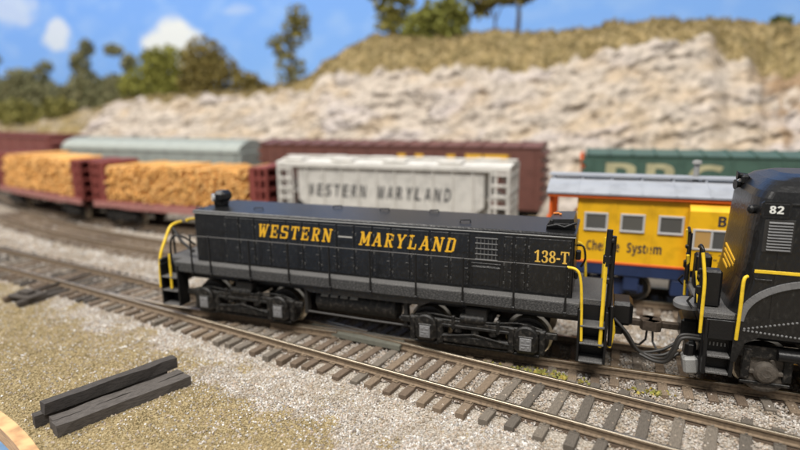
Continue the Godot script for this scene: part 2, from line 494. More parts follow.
# ---------- setting ----------
func sky_board() -> void:
	# a painted sky on a flat board behind the scenery
	var w := 768
	var h := 256
	var x0 := -1400.0
	var x1 := 700.0
	var y0 := -20.0
	var y1 := 460.0
	var n := FastNoiseLite.new()
	n.seed = 4
	n.frequency = 0.011
	n.fractal_octaves = 4
	var im := Image.create(w, h, false, Image.FORMAT_RGB8)
	# painted clouds: x, y, half width, half height, strength
	var clouds := [[-568, 172, 58, 42, 1.0], [-805, 196, 34, 30, 0.75], [-905, 245, 70, 32, 0.5], [-445, 212, 30, 8, 0.25], [-1150, 200, 120, 40, 0.7], [420, 220, 120, 30, 0.5], [-240, 330, 150, 30, 0.4]]
	for j in h:
		for i in w:
			var x := lerpf(x0, x1, (i + 0.5) / w)
			var y := lerpf(y1, y0, (j + 0.5) / h)
			var k := clampf((y - 80.0) / 260.0, 0.0, 1.0)
			var c := Color(0.25, 0.49, 0.95).lerp(Color(0.165, 0.36, 0.88), k)
			var v := n.get_noise_2d(x * 1.3, y * 2.2)
			c = c.lerp(Color(0.36, 0.56, 0.92), clampf(v * 0.7 + 0.05, 0.0, 0.5))
			for q in clouds:
				var dx: float = (x - q[0]) / q[2]
				var dy: float = (y - q[1]) / q[3]
				if absf(dx) > 2.0 or absf(dy) > 2.0:
					continue
				if dy > 0.0:
					dx *= 1.0 + 0.8 * dy
				var d := sqrt(dx * dx + dy * dy) + v * 0.5
				c = c.lerp(Color(0.80, 0.84, 0.86), clampf((1.15 - d) * 2.2, 0.0, 1.0) * float(q[4]))
			im.set_pixel(i, j, c.linear_to_srgb())
	var m := StandardMaterial3D.new()
	m.resource_name = "painted_sky"
	m.albedo_texture = ImageTexture.create_from_image(im)
	m.roughness = 0.95
	M["painted_sky"] = m
	var st := SurfaceTool.new()
	st.begin(Mesh.PRIMITIVE_TRIANGLES)
	var P := [Vector3(x0, y1, 0), Vector3(x1, y1, 0), Vector3(x1, y0, 0), Vector3(x0, y0, 0)]
	var U := [Vector2(0, 0), Vector2(1, 0), Vector2(1, 1), Vector2(0, 1)]
	for i in [0, 1, 2, 0, 2, 3]:
		st.set_normal(Vector3(0, 0, 1))
		st.set_uv(U[i])
		st.add_vertex(P[i] * S)
	st.set_material(m)
	var o := MeshInstance3D.new()
	o.mesh = st.commit()
	o.name = "sky"
	o.position = Vector3(0, 0, -560) * S
	add_child(o)
	tag(o, "", "", "", "structure")
	var b := mb()
	b.bb(x0, x1, y0, y1, -13, -0.2)
	put(b, "backing_board", "white_paint", o)

func z1(x: float) -> float:
	if x > -46.0:
		return 0.0
	if x > -130.0:
		return -0.0011607 * (x + 46.0) * (x + 46.0)
	return -8.19 + 0.175 * (x + 130.0)
func z2(x: float) -> float:
	return 0.195 * x + 17.2
func z3(x: float) -> float:
	return -58.5 - (0.0008 * (x + 70.0) * (x + 70.0) if x < -70.0 else 0.0)
func z4(x: float) -> float:
	return -108.5 - (0.0009 * (x + 147.0) * (x + 147.0) if x < -147.0 else 0.0)
func z5(x: float) -> float:
	return -167.0 - (0.00045 * (x + 160.0) * (x + 160.0) if x < -160.0 else 0.0)

var gn := FastNoiseLite.new()
func turfness(x: float, z: float) -> float:
	# above 0: tan turf in front, below 0: ballast and grit
	return z - (50.0 + 0.33 * x) + gn.get_noise_2d(x * 4.0, z * 4.0) * 18.0
func ground_y(x: float, z: float) -> float:
	var y := -4.6 + gn.get_noise_2d(x * 2.0, z * 2.0) * 0.7
	# shallow ballast shoulders round each track
	var d := minf(absf(z - z1(x)), minf(absf(z - z3(x)), minf(absf(z - z4(x)), absf(z - z5(x)))))
	if x > -130.0:
		d = minf(d, absf(z - z2(x)))
		if z > z1(x) and z < z2(x):
			d = 0.0
	y += 1.3 * (1.0 - smoothstep(12.0, 22.0, d))
	return y

func ground() -> void:
	gn.seed = 77
	gn.frequency = 0.012
	gn.fractal_octaves = 3
	# the sheet ends at the rounded front edge of the layout
	var groups := {"turf": SurfaceTool.new(), "gritty": SurfaceTool.new()}
	for k in groups:
		groups[k].begin(Mesh.PRIMITIVE_TRIANGLES)
	var xs := []
	var x := -900.0
	while x < 420.0:
		xs.append(x)
		x += 4.0 if x > -220.0 and x < 160.0 else 22.0
	var zs := []
	var z := -558.0
	while z < 180.0:
		zs.append(z)
		z += 4.0 if z > -70.0 and z < 110.0 else 22.0
	for i in xs.size() - 1:
		for j in zs.size() - 1:
			var q := []
			for k in [[0, 0], [1, 0], [1, 1], [0, 1]]:
				var px: float = xs[i + k[0]]
				var pz: float = minf(zs[j + k[1]], edge_z(px))
				q.append(Vector3(px, ground_y(px, pz), pz))
			if zs[j] >= edge_z(xs[i]) and zs[j] >= edge_z(xs[i + 1]):
				continue
			var c: Vector3 = (q[0] + q[2]) * 0.5
			var st: SurfaceTool = groups["turf" if turfness(c.x, c.z) > 0.0 or c.z < -195.0 else "gritty"]
			for t in [[0, 1, 2], [0, 2, 3]]:
				for id in t:
					var p: Vector3 = q[id]
					var nx := ground_y(p.x - 1.0, p.z) - ground_y(p.x + 1.0, p.z)
					var nz := ground_y(p.x, p.z - 1.0) - ground_y(p.x, p.z + 1.0)
					st.set_normal(Vector3(nx, 2.0, nz).normalized())
					st.add_vertex(p * S)
	var mesh := ArrayMesh.new()
	for k in groups:
		groups[k].set_material(M[k])
		groups[k].commit(mesh)
	var o := MeshInstance3D.new()
	o.name = "ground"
	o.mesh = mesh
	add_child(o)
	tag(o, "", "", "", "structure")
	# bare wooden rim and blue insulation board at the front corner
	var rim := []
	var k := -120.0
	while k <= 30.0:
		rim.append(k)
		k += 6.0
	var b := mb()
	var bl := mb()
	for i in rim.size() - 1:
		var xa: float = rim[i]
		var xb: float = rim[i + 1]
		var za := edge_z(xa) - 0.6
		var zb := edge_z(xb) - 0.6
		var w := Vector3(0, 0, 3.2)
		var d := Vector3(0, -6, 0)
		var a0 := Vector3(xa, -4.5, za)
		var b0 := Vector3(xb, -4.5, zb)
		b.quad(a0, b0, b0 + w, a0 + w, Vector3.UP)
		b.quad(a0 + w, b0 + w, b0 + w + d, a0 + w + d, Vector3(-0.3, 0, 1))
		bl.quad(a0 + w + Vector3(0, -4, -0.5), b0 + w + Vector3(0, -4, -0.5), b0 + Vector3(0, -4, 150), a0 + Vector3(0, -4, 150), Vector3.UP)
	var r := put(b, "layout_edge", "plywood", self)
	tag(r, "curved bare wooden rim at the corner of the ground", "board edge")
	var f := put(bl, "insulation_board", "blue_board", self)
	tag(f, "blue board below the bare wooden rim", "board")

func edge_z(x: float) -> float:
	return 75.8 + 0.30 * (x + 60.0) + 0.004 * (x + 60.0) * (x + 60.0) if x < 20.0 else 125.4 + (x - 20.0) * 0.9

func hlerp(tab: Array, x: float) -> float:
	if x <= tab[0][0]:
		return tab[0][1]
	for i in tab.size() - 1:
		if x <= tab[i + 1][0]:
			var t: float = (x - tab[i][0]) / (tab[i + 1][0] - tab[i][0])
			t = t * t * (3.0 - 2.0 * t)
			return lerpf(tab[i][1], tab[i + 1][1], t)
	return tab[tab.size() - 1][1]

const ROCK_TOP := [[-900, 20], [-470, 38], [-400, 76], [-390, 79], [-251, 80], [-188, 85], [-157, 99], [-113, 99], [-81, 95], [-34, 98], [-7, 93], [26, 94], [69, 108], [107, 114], [130, 114], [147, 98], [171, 82], [186, 86], [300, 100], [420, 95]]
const SKYLINE := [[-900, 56], [-600, 60], [-480, 72], [-450, 81], [-293, 84], [-221, 90], [-192, 105], [-180, 114], [-153, 129], [-134, 135], [-48, 132], [28, 130], [97, 133], [132, 132], [166, 128], [198, 126], [420, 120]]
func cliff() -> void:
	var n := FastNoiseLite.new()
	n.seed = 12
	n.frequency = 0.02
	n.fractal_octaves = 5
	var rd := FastNoiseLite.new()
	rd.seed = 5
	rd.frequency = 0.03
	rd.fractal_type = FastNoiseLite.FRACTAL_RIDGED
	rd.fractal_octaves = 4
	var cells := FastNoiseLite.new()
	cells.seed = 8
	cells.noise_type = FastNoiseLite.TYPE_CELLULAR
	cells.cellular_return_type = FastNoiseLite.RETURN_CELL_VALUE
	cells.frequency = 0.045
	cells.domain_warp_enabled = true
	cells.domain_warp_amplitude = 14.0
	cells.domain_warp_frequency = 0.03
	var nx := 480
	var rows := 84
	var grows := 22
	var P := []
	var C := []
	for i in nx + 1:
		var x := lerpf(-900.0, 420.0, float(i) / nx)
		var hr := hlerp(ROCK_TOP, x) + n.get_noise_2d(x * 2.0, 50.0) * 9.0
		var hs := maxf(hlerp(SKYLINE, x) + n.get_noise_2d(x * 1.6, 90.0) * 4.0, hr + 3.0)
		var colp := []
		var colc := []
		for j in rows + grows + 1:
			var p: Vector3
			var c: Color
			if j <= rows:
				var t := float(j) / rows
				var y := lerpf(-6.0, hr, t)
				var z := lerpf(-222.0, -286.0, pow(t, 1.25))
				# sloping beds of rock with blocky faces
				var yy := y - x * 0.12
				var blk := cells.get_noise_2d(x * 0.55, yy * 1.7)
				var small := cells.get_noise_2d(x * 1.6 + 500.0, yy * 4.4)
				var bed := yy + n.get_noise_2d(x * 0.8, yy * 0.8) * 10.0
				var ledge := (bed / 9.0 - floorf(bed / 9.0))
				var dz := blk * 2.8 + small * 2.4 + rd.get_noise_3d(x * 0.8, yy * 2.2, 3.0) * 1.8 + n.get_noise_3d(x * 3.5, yy * 5.0, 9.0) * 2.4 - pow(ledge, 6.0) * 1.5 - pow(maxf(0.0, rd.get_noise_2d(x * 1.5 + 900.0, y * 0.45)), 3.0) * 5.0
				p = Vector3(x + n.get_noise_2d(y * 3.0, x) * 3.0, y + rd.get_noise_2d(x * 0.8, y * 0.8) * 2.0, z + dz * minf(1.0, t * 4.0 + 0.3))
				var w := n.get_noise_3d(x * 1.1, yy * 2.2, 40.0)
				c = Color(0.58, 0.505, 0.425).lerp(Color(0.55, 0.435, 0.31), clampf(w * 2.2 + 0.1, 0.0, 0.8))
				c = c.lerp(Color(0.58, 0.52, 0.51), clampf(blk * 0.9, 0.0, 0.8))
				c = c.lerp(Color(0.38, 0.33, 0.28), clampf(n.get_noise_3d(x * 2.5, yy * 5.0, 70.0) * 2.0 - 0.35, 0.0, 0.6))
				if x > 155.0:
					c = c.lerp(Color(0.34, 0.22, 0.12), clampf((y - 60.0 + n.get_noise_2d(x * 3.0, y * 3.0) * 60.0) / 25.0, 0.0, 0.85) * smoothstep(155.0, 172.0, x))
			else:
				var t := float(j - rows) / grows
				var tt := clampf(t / 0.72, 0.0, 1.0)
				var y := lerpf(hr, hs, sin(tt * PI * 0.5))
				var z := lerpf(-287.0, -345.0, tt) - maxf(0.0, t - 0.72) * 700.0
				if t > 0.72:
					y -= (t - 0.72) * 60.0
				y += n.get_noise_3d(x * 4.0, 0.0, z * 4.0) * 5.0 + n.get_noise_3d(x * 12.0, 0.0, z * 12.0) * 2.0
				p = Vector3(x, y, z)
				c = Color(0.35, 0.265, 0.125).lerp(Color(0.23, 0.18, 0.08), clampf(n.get_noise_3d(x * 3.0, y, z * 3.0) * 2.0 + 0.35, 0.0, 1.0))
				if x < -440.0:
					c = c.lerp(Color(0.42, 0.36, 0.29), clampf(n.get_noise_3d(x * 2.5, 30.0, z * 2.5) * 2.5 + 0.3, 0.0, 0.8))
				c = c.lerp(Color(0.42, 0.33, 0.18), clampf(n.get_noise_3d(x * 9.0, y * 5.0, z * 9.0) * 2.0, 0.0, 0.8))
			colp.append(p)
			colc.append(c)
		P.append(colp)
		C.append(colc)
	var st := SurfaceTool.new()
	st.begin(Mesh.PRIMITIVE_TRIANGLES)
	var tot := rows + grows + 1
	for i in nx + 1:
		for j in tot:
			var a: Vector3 = P[mini(i + 1, nx)][j] - P[maxi(i - 1, 0)][j]
			var b: Vector3 = P[i][mini(j + 1, tot - 1)] - P[i][maxi(j - 1, 0)]
			st.set_normal(a.cross(b).normalized())
			st.set_color(C[i][j])
			st.add_vertex(P[i][j] * S)
	for i in nx:
		for j in tot - 1:
			var a := i * tot + j
			var d := a + tot
			for id in [a, a + 1, d + 1, a, d + 1, d]:
				st.add_index(id)
	st.set_material(M["rock"])
	var o := MeshInstance3D.new()
	o.name = "hill"
	o.mesh = st.commit()
	add_child(o)
	tag(o, "", "", "", "structure")
	# dry tufts on the slope above the rock
	var tuft := mb()
	for k in 7:
		var w := TAU * k / 7.0
		var d := Vector3(cos(w), 0, sin(w))
		var s := Vector3(-d.z, 0, d.x)
		tuft.tri(d * 0.3 + s * 0.35, d * 0.3 - s * 0.35, d * 1.1 + Vector3(0, 1.5 + (k % 3) * 0.5, 0), d + Vector3.UP)
	var cols := []
	var xf := []
	for k in 9000:
		var i := rng.randi_range(0, nx - 1)
		var j := rng.randi_range(rows, rows + 17)
		var p: Vector3 = P[i][j].lerp(P[i + 1][j + 1], rng.randf())
		var s := rng.randf_range(0.6, 1.5)
		xf.append(Transform3D(Basis(Vector3.UP, rng.randf() * TAU).scaled(Vector3.ONE * s), p * S))
		var g := rng.randf()
		if p.x < -460.0 and rng.randf() < 0.6:
			xf.pop_back()
			continue
		cols.append(Color(0.31, 0.24, 0.105).lerp(Color(0.16, 0.145, 0.055), g * g).lerp(Color(0.46, 0.37, 0.21), rng.randf() * 0.4))
	scatter("grass", tuft.done(M["grass"]), xf, cols, self, "dry olive grass on the slope above the pale rock")

func scatter(called: String, mesh: Mesh, xf: Array, cols: Array, parent: Node, label := "") -> void:
	var mm := MultiMesh.new()
	mm.transform_format = MultiMesh.TRANSFORM_3D
	mm.use_colors = true
	mm.mesh = mesh
	mm.instance_count = xf.size()
	for i in xf.size():
		mm.set_instance_transform(i, xf[i])
		mm.set_instance_color(i, cols[i])
	var o := MultiMeshInstance3D.new()
	o.name = called
	o.multimesh = mm
	parent.add_child(o, true)
	tag(o, label, called.replace("_", " ") if parent == self else "", "", "stuff")

func stone_mesh(seed_: int, flat: float, mname: String) -> ArrayMesh:
	# an irregular chip: jittered octahedron with cut corners
	var r := RandomNumberGenerator.new()
	r.seed = seed_
	var b := mb()
	var P: Array[Vector3] = []
	for d in [Vector3(1, 0, 0), Vector3(0, 0, 1), Vector3(-1, 0, 0), Vector3(0, 0, -1)]:
		P.append(Vector3(d.x + r.randf_range(-0.3, 0.3), r.randf_range(-0.35, 0.1), d.z + r.randf_range(-0.3, 0.3)) * r.randf_range(0.8, 1.15))
	var T: Array[Vector3] = []
	for k in 3:
		var w := TAU * k / 3.0 + r.randf()
		T.append(Vector3(cos(w) * 0.5, flat * r.randf_range(0.55, 0.95), sin(w) * 0.5))
	b.tri(T[0], T[1], T[2], Vector3.UP)
	var hull := [P[0], P[1], P[2], P[3]]
	# stitch the four base points to the three top points
	for i in 4:
		var a: Vector3 = hull[i]
		var c: Vector3 = hull[(i + 1) % 4]
		var m := (a + c) * 0.5
		var best := 0
		for k in 3:
			if T[k].distance_to(m) < T[best].distance_to(m):
				best = k
		b.tri(a, c, T[best], m + Vector3(0, 0.5, 0))
	for i in 4:
		var a: Vector3 = hull[i]
		for k in 3:
			b.tri(a, T[k], T[(k + 1) % 3], a + Vector3(0, 0.5, 0))
	b.tri(P[0], P[1], P[2], Vector3.DOWN)
	b.tri(P[0], P[2], P[3], Vector3.DOWN)
	return b.done(M[mname])

func on_tie(x: float, z: float) -> bool:
	return false

func ballast() -> void:
	var mixes := [Color(0.42, 0.34, 0.26), Color(0.52, 0.46, 0.4), Color(0.62, 0.59, 0.55), Color(0.48, 0.42, 0.37), Color(0.64, 0.62, 0.59), Color(0.4, 0.35, 0.3), Color(0.5, 0.41, 0.34), Color(0.35, 0.335, 0.32), Color(0.7, 0.68, 0.65), Color(0.24, 0.2, 0.17), Color(0.58, 0.56, 0.54)]
	var sets := [[], [], []]
	var cols := [[], [], []]
	var tries := [[-215.0, 150.0, -22.0, 96.0, 190000, 0.3, 0.66], [-420.0, 150.0, -98.0, -10.0, 52000, 0.65, 1.15], [-640.0, -200.0, -200.0, 30.0, 26000, 0.9, 1.6]]
	for t in tries:
		for k in t[4]:
			var x := rng.randf_range(t[0], t[1])
			var z := rng.randf_range(t[2], t[3])
			var tf := turfness(x, z)
			if z > 100.0 or (tf > 0.0 and rng.randf() > 0.09 + 0.7 * exp(-tf / 7.0)):
				continue
			if z > edge_z(x) - 2.0:
				continue
			var a := z - z1(x)
			var c := z - z2(x) if x > -130.0 else a
			var on_bed := absf(a) < 13.5 or absf(c) < 13.5 or (a > 0.0 and c < 0.0) or absf(z - z3(x)) < 13.5
			# keep the rails clear
			if minf(absf(absf(a) - 8.65), absf(absf(c) - 8.65)) < 1.0 or absf(absf(z - z3(x)) - 8.65) < 1.0:
				continue
			var s: float = rng.randf_range(t[5], t[6]) * 0.62
			if rng.randf() < 0.04:
				s *= 1.5
			var y := ground_y(x, z) + s * 0.15
			if on_bed:
				y = -2.92 + rng.randf_range(-0.35, 0.25)
				if absf(z - z3(x)) < 13.5:
					y = -2.45 + rng.randf_range(-0.3, 0.3)
				if (absf(a) > 10.4 and absf(c) > 10.4) and not (a > 0.0 and c < 0.0):
					y -= 0.75
			var g := rng.randi_range(0, 2)
			sets[g].append(Transform3D(Basis.from_euler(Vector3(rng.randf_range(-0.5, 0.5), rng.randf() * TAU, rng.randf_range(-0.5, 0.5))).scaled(Vector3.ONE * s), Vector3(x, y, z) * S))
			var cc: Color = mixes[rng.randi_range(0, mixes.size() - 1)]
			# oily dark ballast round the switch points; tan dirt on the far sidings
			var oil := exp(-pow((x + 165.0) / 42.0, 2.0) - pow(a / 13.0, 2.0)) * clampf(0.6 + gn.get_noise_2d(x * 8.0, z * 8.0) * 2.5, 0.0, 1.0)
			cc = cc.lerp(Color(0.075, 0.065, 0.055), clampf(oil, 0.0, 0.85))
			if on_bed:
				cc = cc.lerp(Color(0.3, 0.24, 0.18), 0.28)
			if z < -14.0:
				cc = cc.lerp(Color(0.36, 0.3, 0.235), clampf(0.2 + gn.get_noise_2d(x * 2.0, z * 6.0) * 1.4, 0.0, 0.65))
			cc = cc.lerp(Color(0.3, 0.235, 0.16), clampf(gn.get_noise_2d(x * 9.0 + 300.0, z * 9.0) * 1.5, 0.0, 0.55))
			cols[g].append(cc * rng.randf_range(0.72, 1.05))
	for p in tie_grit:
		var g := rng.randi_range(0, 2)
		var s := rng.randf_range(0.12, 0.36)
		sets[g].append(Transform3D(Basis.from_euler(Vector3(rng.randf_range(-0.4, 0.4), rng.randf() * TAU, 0)).scaled(Vector3.ONE * s), p * S))
		var cc: Color = mixes[rng.randi_range(0, mixes.size() - 1)]
		cols[g].append(cc.lerp(Color(0.3, 0.22, 0.14), rng.randf() * 0.7))
	var host := Node3D.new()
	host.name = "gravel"
	add_child(host)
	tag(host, "pale grey ballast chips spread around the tracks", "gravel", "", "stuff")
	for g in 3:
		scatter("ballast_chips", stone_mesh(10 + g, 1.0, "stone"), sets[g], cols[g], host)
	# foam turf crumbs
	var xf := []
	var cl := []
	for k in 170000:
		var x := rng.randf_range(-190.0, 70.0)
		var z := rng.randf_range(-8.0, 100.0)
		var tf := turfness(x, z)
		if tf < 0.0 and rng.randf() > 0.25 * exp(tf / 6.0) + 0.03:
			continue
		if z > edge_z(x) - 0.8:
			continue
		var near := minf(absf(z - z1(x)), absf(z - z2(x)) if x > -130.0 else 99.0)
		if near < 17.0:
			continue
		var s := rng.randf_range(0.1, 0.27)
		xf.append(Transform3D(Basis.from_euler(Vector3(rng.randf() * TAU, rng.randf() * TAU, 0)).scaled(Vector3.ONE * s), Vector3(x, ground_y(x, z) + s * 0.2, z) * S))
		var c := Color(0.285, 0.218, 0.108).lerp(Color(0.42, 0.35, 0.215), rng.randf()).lerp(Color(0.13, 0.1, 0.04), clampf(rng.randf() * 1.5 - 1.0 + gn.get_noise_2d(x * 12.0, z * 12.0) * 1.2, 0.0, 0.6))
		cl.append(c * rng.randf_range(0.8, 1.1))
	# larger clods and crumbs of dirt lying about
	for k in 900:
		var x := rng.randf_range(-190.0, 40.0)
		var z := rng.randf_range(5.0, 95.0)
		if turfness(x, z) < -6.0 or z > edge_z(x) - 1.5 or gn.get_noise_2d(x * 10.0, z * 10.0) < 0.02:
			continue
		var s := rng.randf_range(0.3, 0.75)
		xf.append(Transform3D(Basis.from_euler(Vector3(rng.randf_range(-0.4, 0.4), rng.randf() * TAU, 0)).scaled(Vector3(s, s * 0.7, s)), Vector3(x, ground_y(x, z), z) * S))
		cl.append(Color(0.3, 0.23, 0.12).lerp(Color(0.46, 0.4, 0.3), rng.randf()) * rng.randf_range(0.7, 1.1))
	# weeds beside the track
	for w in [[0.1, 0.0, 0.0]]:
		for k in 620:
			var wx := 55.0 + rng.randfn(0.0, 5.5)
			var wz := 14.0 + rng.randfn(0.0, 1.3)
			if k > 480:
				wx = 84.0 + rng.randfn(0.0, 2.0)
				wz = 14.6 + rng.randfn(0.0, 0.7)
			if k > 550:
				wx = 40.0 + rng.randfn(0.0, 3.0)
				wz = 12.6 + rng.randfn(0.0, 0.8)
			var s := rng.randf_range(0.25, 0.6)
			xf.append(Transform3D(Basis.from_euler(Vector3(rng.randf() * TAU, rng.randf() * TAU, 0)).scaled(Vector3.ONE * s), Vector3(wx, -3.0 + rng.randf() * 0.8, wz) * S))
			cl.append(Color(0.2, 0.21, 0.055).lerp(Color(0.42, 0.28, 0.06), rng.randf() * rng.randf()) * rng.randf_range(0.7, 1.2))
	scatter("ground_cover", stone_mesh(40, 1.2, "turf_grain"), xf, cl, self, "crumbly tan turf in front of the tracks with a few green weeds")

# ---------- track ----------
func rail_mesh(path: Callable, off: float, xa: float, xb: float, dy := 0.0) -> ArrayMesh:
	# code 83 rail along path(x) shifted sideways by off; head top at y = 0
	var pts := []
	var x := xa
	while x < xb - 0.01:
		pts.append(x)
		x += 6.0
	pts.append(xb)
	var C := []
	for px in pts:
		var sl: float = (path.call(px + 0.5) - path.call(px - 0.5))
		var d := Vector3(1, 0, sl).normalized()
		var nrm := Vector3(-d.z, 0, d.x)
		C.append([Vector3(px, dy, path.call(px)) + nrm * off, nrm])
	var side := [[-0.45, -0.08], [-0.45, -0.55], [-0.18, -0.8], [-0.18, -1.72], [-0.9, -1.85], [-0.9, -2.1]]
	var b := mb()
	var t := mb()
	for i in C.size() - 1:
		for sg in [-1.0, 1.0]:
			for k in side.size() - 1:
				var q := []
				for e in [[i, k], [i + 1, k], [i + 1, k + 1], [i, k + 1]]:
					var s: Array = side[e[1]]
					q.append(C[e[0]][0] + C[e[0]][1] * (-s[0] * sg) + Vector3(0, s[1], 0))
				b.quad(q[0], q[1], q[2], q[3], C[i][1] * sg + Vector3(0, 0.3 if k >= 2 else -0.05, 0))
		var prof := [[-0.45, -0.08], [-0.33, 0.0], [0.33, 0.0], [0.45, -0.08]]
		for k in 3:
			var q := []
			for e in [[i, k], [i + 1, k], [i + 1, k + 1], [i, k + 1]]:
				q.append(C[e[0]][0] + C[e[0]][1] * prof[e[1]][0] + Vector3(0, prof[e[1]][1], 0))
			t.quad(q[0], q[1], q[2], q[3], Vector3.UP)
	for e in [0, C.size() - 1]:
		var c: Vector3 = C[e][0]
		var n: Vector3 = C[e][1]
		b.quad(c + n * 0.45 + Vector3(0, -0.08, 0), c - n * 0.45 + Vector3(0, -0.08, 0), c - n * 0.45 + Vector3(0, -0.6, 0), c + n * 0.45 + Vector3(0, -0.6, 0), Vector3(-1 if e == 0 else 1, 0, 0))
		b.quad(c + n * 0.18 + Vector3(0, -0.6, 0), c - n * 0.18 + Vector3(0, -0.6, 0), c - n * 0.18 + Vector3(0, -2.0, 0), c + n * 0.18 + Vector3(0, -2.0, 0), Vector3(-1 if e == 0 else 1, 0, 0))
	# moulded strip that links the ties under the rail
	var wb := mb()
	for i in C.size() - 1:
		for sg in [-1.0, 1.0]:
			var e0: Vector3 = C[i][0] + C[i][1] * (0.95 * sg)
			var e1: Vector3 = C[i + 1][0] + C[i + 1][1] * (0.95 * sg)
			wb.quad(e0 + Vector3(0, -2.45, 0), e1 + Vector3(0, -2.45, 0), e1 + Vector3(0, -3.7, 0), e0 + Vector3(0, -3.7, 0), C[i][1] * sg)
			wb.quad(e0 + Vector3(0, -2.45, 0), e1 + Vector3(0, -2.45, 0), C[i + 1][0] + Vector3(0, -2.4, 0), C[i][0] + Vector3(0, -2.4, 0), Vector3.UP)
	var mesh := ArrayMesh.new()
	b.st.set_material(M["rail_side"])
	b.st.commit(mesh)
	t.st.set_material(M["rail_head"])
	t.st.commit(mesh)
	wb.st.set_material(M["tie_web"])
	wb.st.commit(mesh)
	return mesh

func rail(parent: Node, path: Callable, off: float, xa: float, xb: float, dy := 0.0) -> void:
	inst(rail_mesh(path, off, xa, xb, dy), "rail", parent, Transform3D())

var tie_cache := {}
var tie_grit := []
func tie_mesh(length: float, m: String, nubs: bool) -> ArrayMesh:
	var key := "%d%s%s" % [int(round(length)), m, nubs]
	if not tie_cache.has(key):
		var b := mb()
		var len_ := roundf(length)
		b.bb(-1.15, 1.15, -4.0, -2.1, -len_ / 2, len_ / 2, 0.14)
		if nubs:
			# moulded tie plates and spike heads
			for s in [-1.0, 1.0]:
				b.bb(-0.95, 0.95, -2.1, -1.98, s * 8.65 - 1.7, s * 8.65 - 0.92)
				b.bb(-0.95, 0.95, -2.1, -1.98, s * 8.65 + 0.92, s * 8.65 + 1.7)
				for q in [-1.0, 1.0]:
					b.bb(-0.28, 0.28, -2.0, -1.62, s * 8.65 + q * 1.2 - 0.22, s * 8.65 + q * 1.2 + 0.22, 0.06)
		tie_cache[key] = b.done(M[m])
	return tie_cache[key]

func tie(parent: Node, x: float, z: float, slope: float, length: float, mats: Array, nubs := true) -> void:
	var m: String = mats[rng.randi_range(0, mats.size() - 1)]
	var t := Transform3D(Basis(Vector3.UP, -atan(slope) + rng.randf_range(-0.035, 0.035)), Vector3(x + rng.randf_range(-0.25, 0.25), rng.randf_range(-0.12, 0.03), z + rng.randf_range(-0.5, 0.5)) * S)
	for k in rng.randi_range(3, 9):
		var gz := rng.randf_range(-length / 2, length / 2)
		if absf(absf(gz) - 8.65) > 2.2:
			tie_grit.append(t.origin / S + t.basis * Vector3(rng.randf_range(-1.0, 1.0), -2.05, gz))
	inst(tie_mesh(length + rng.randi_range(-1, 1) * 0.5, m, nubs), "tie", parent, t)

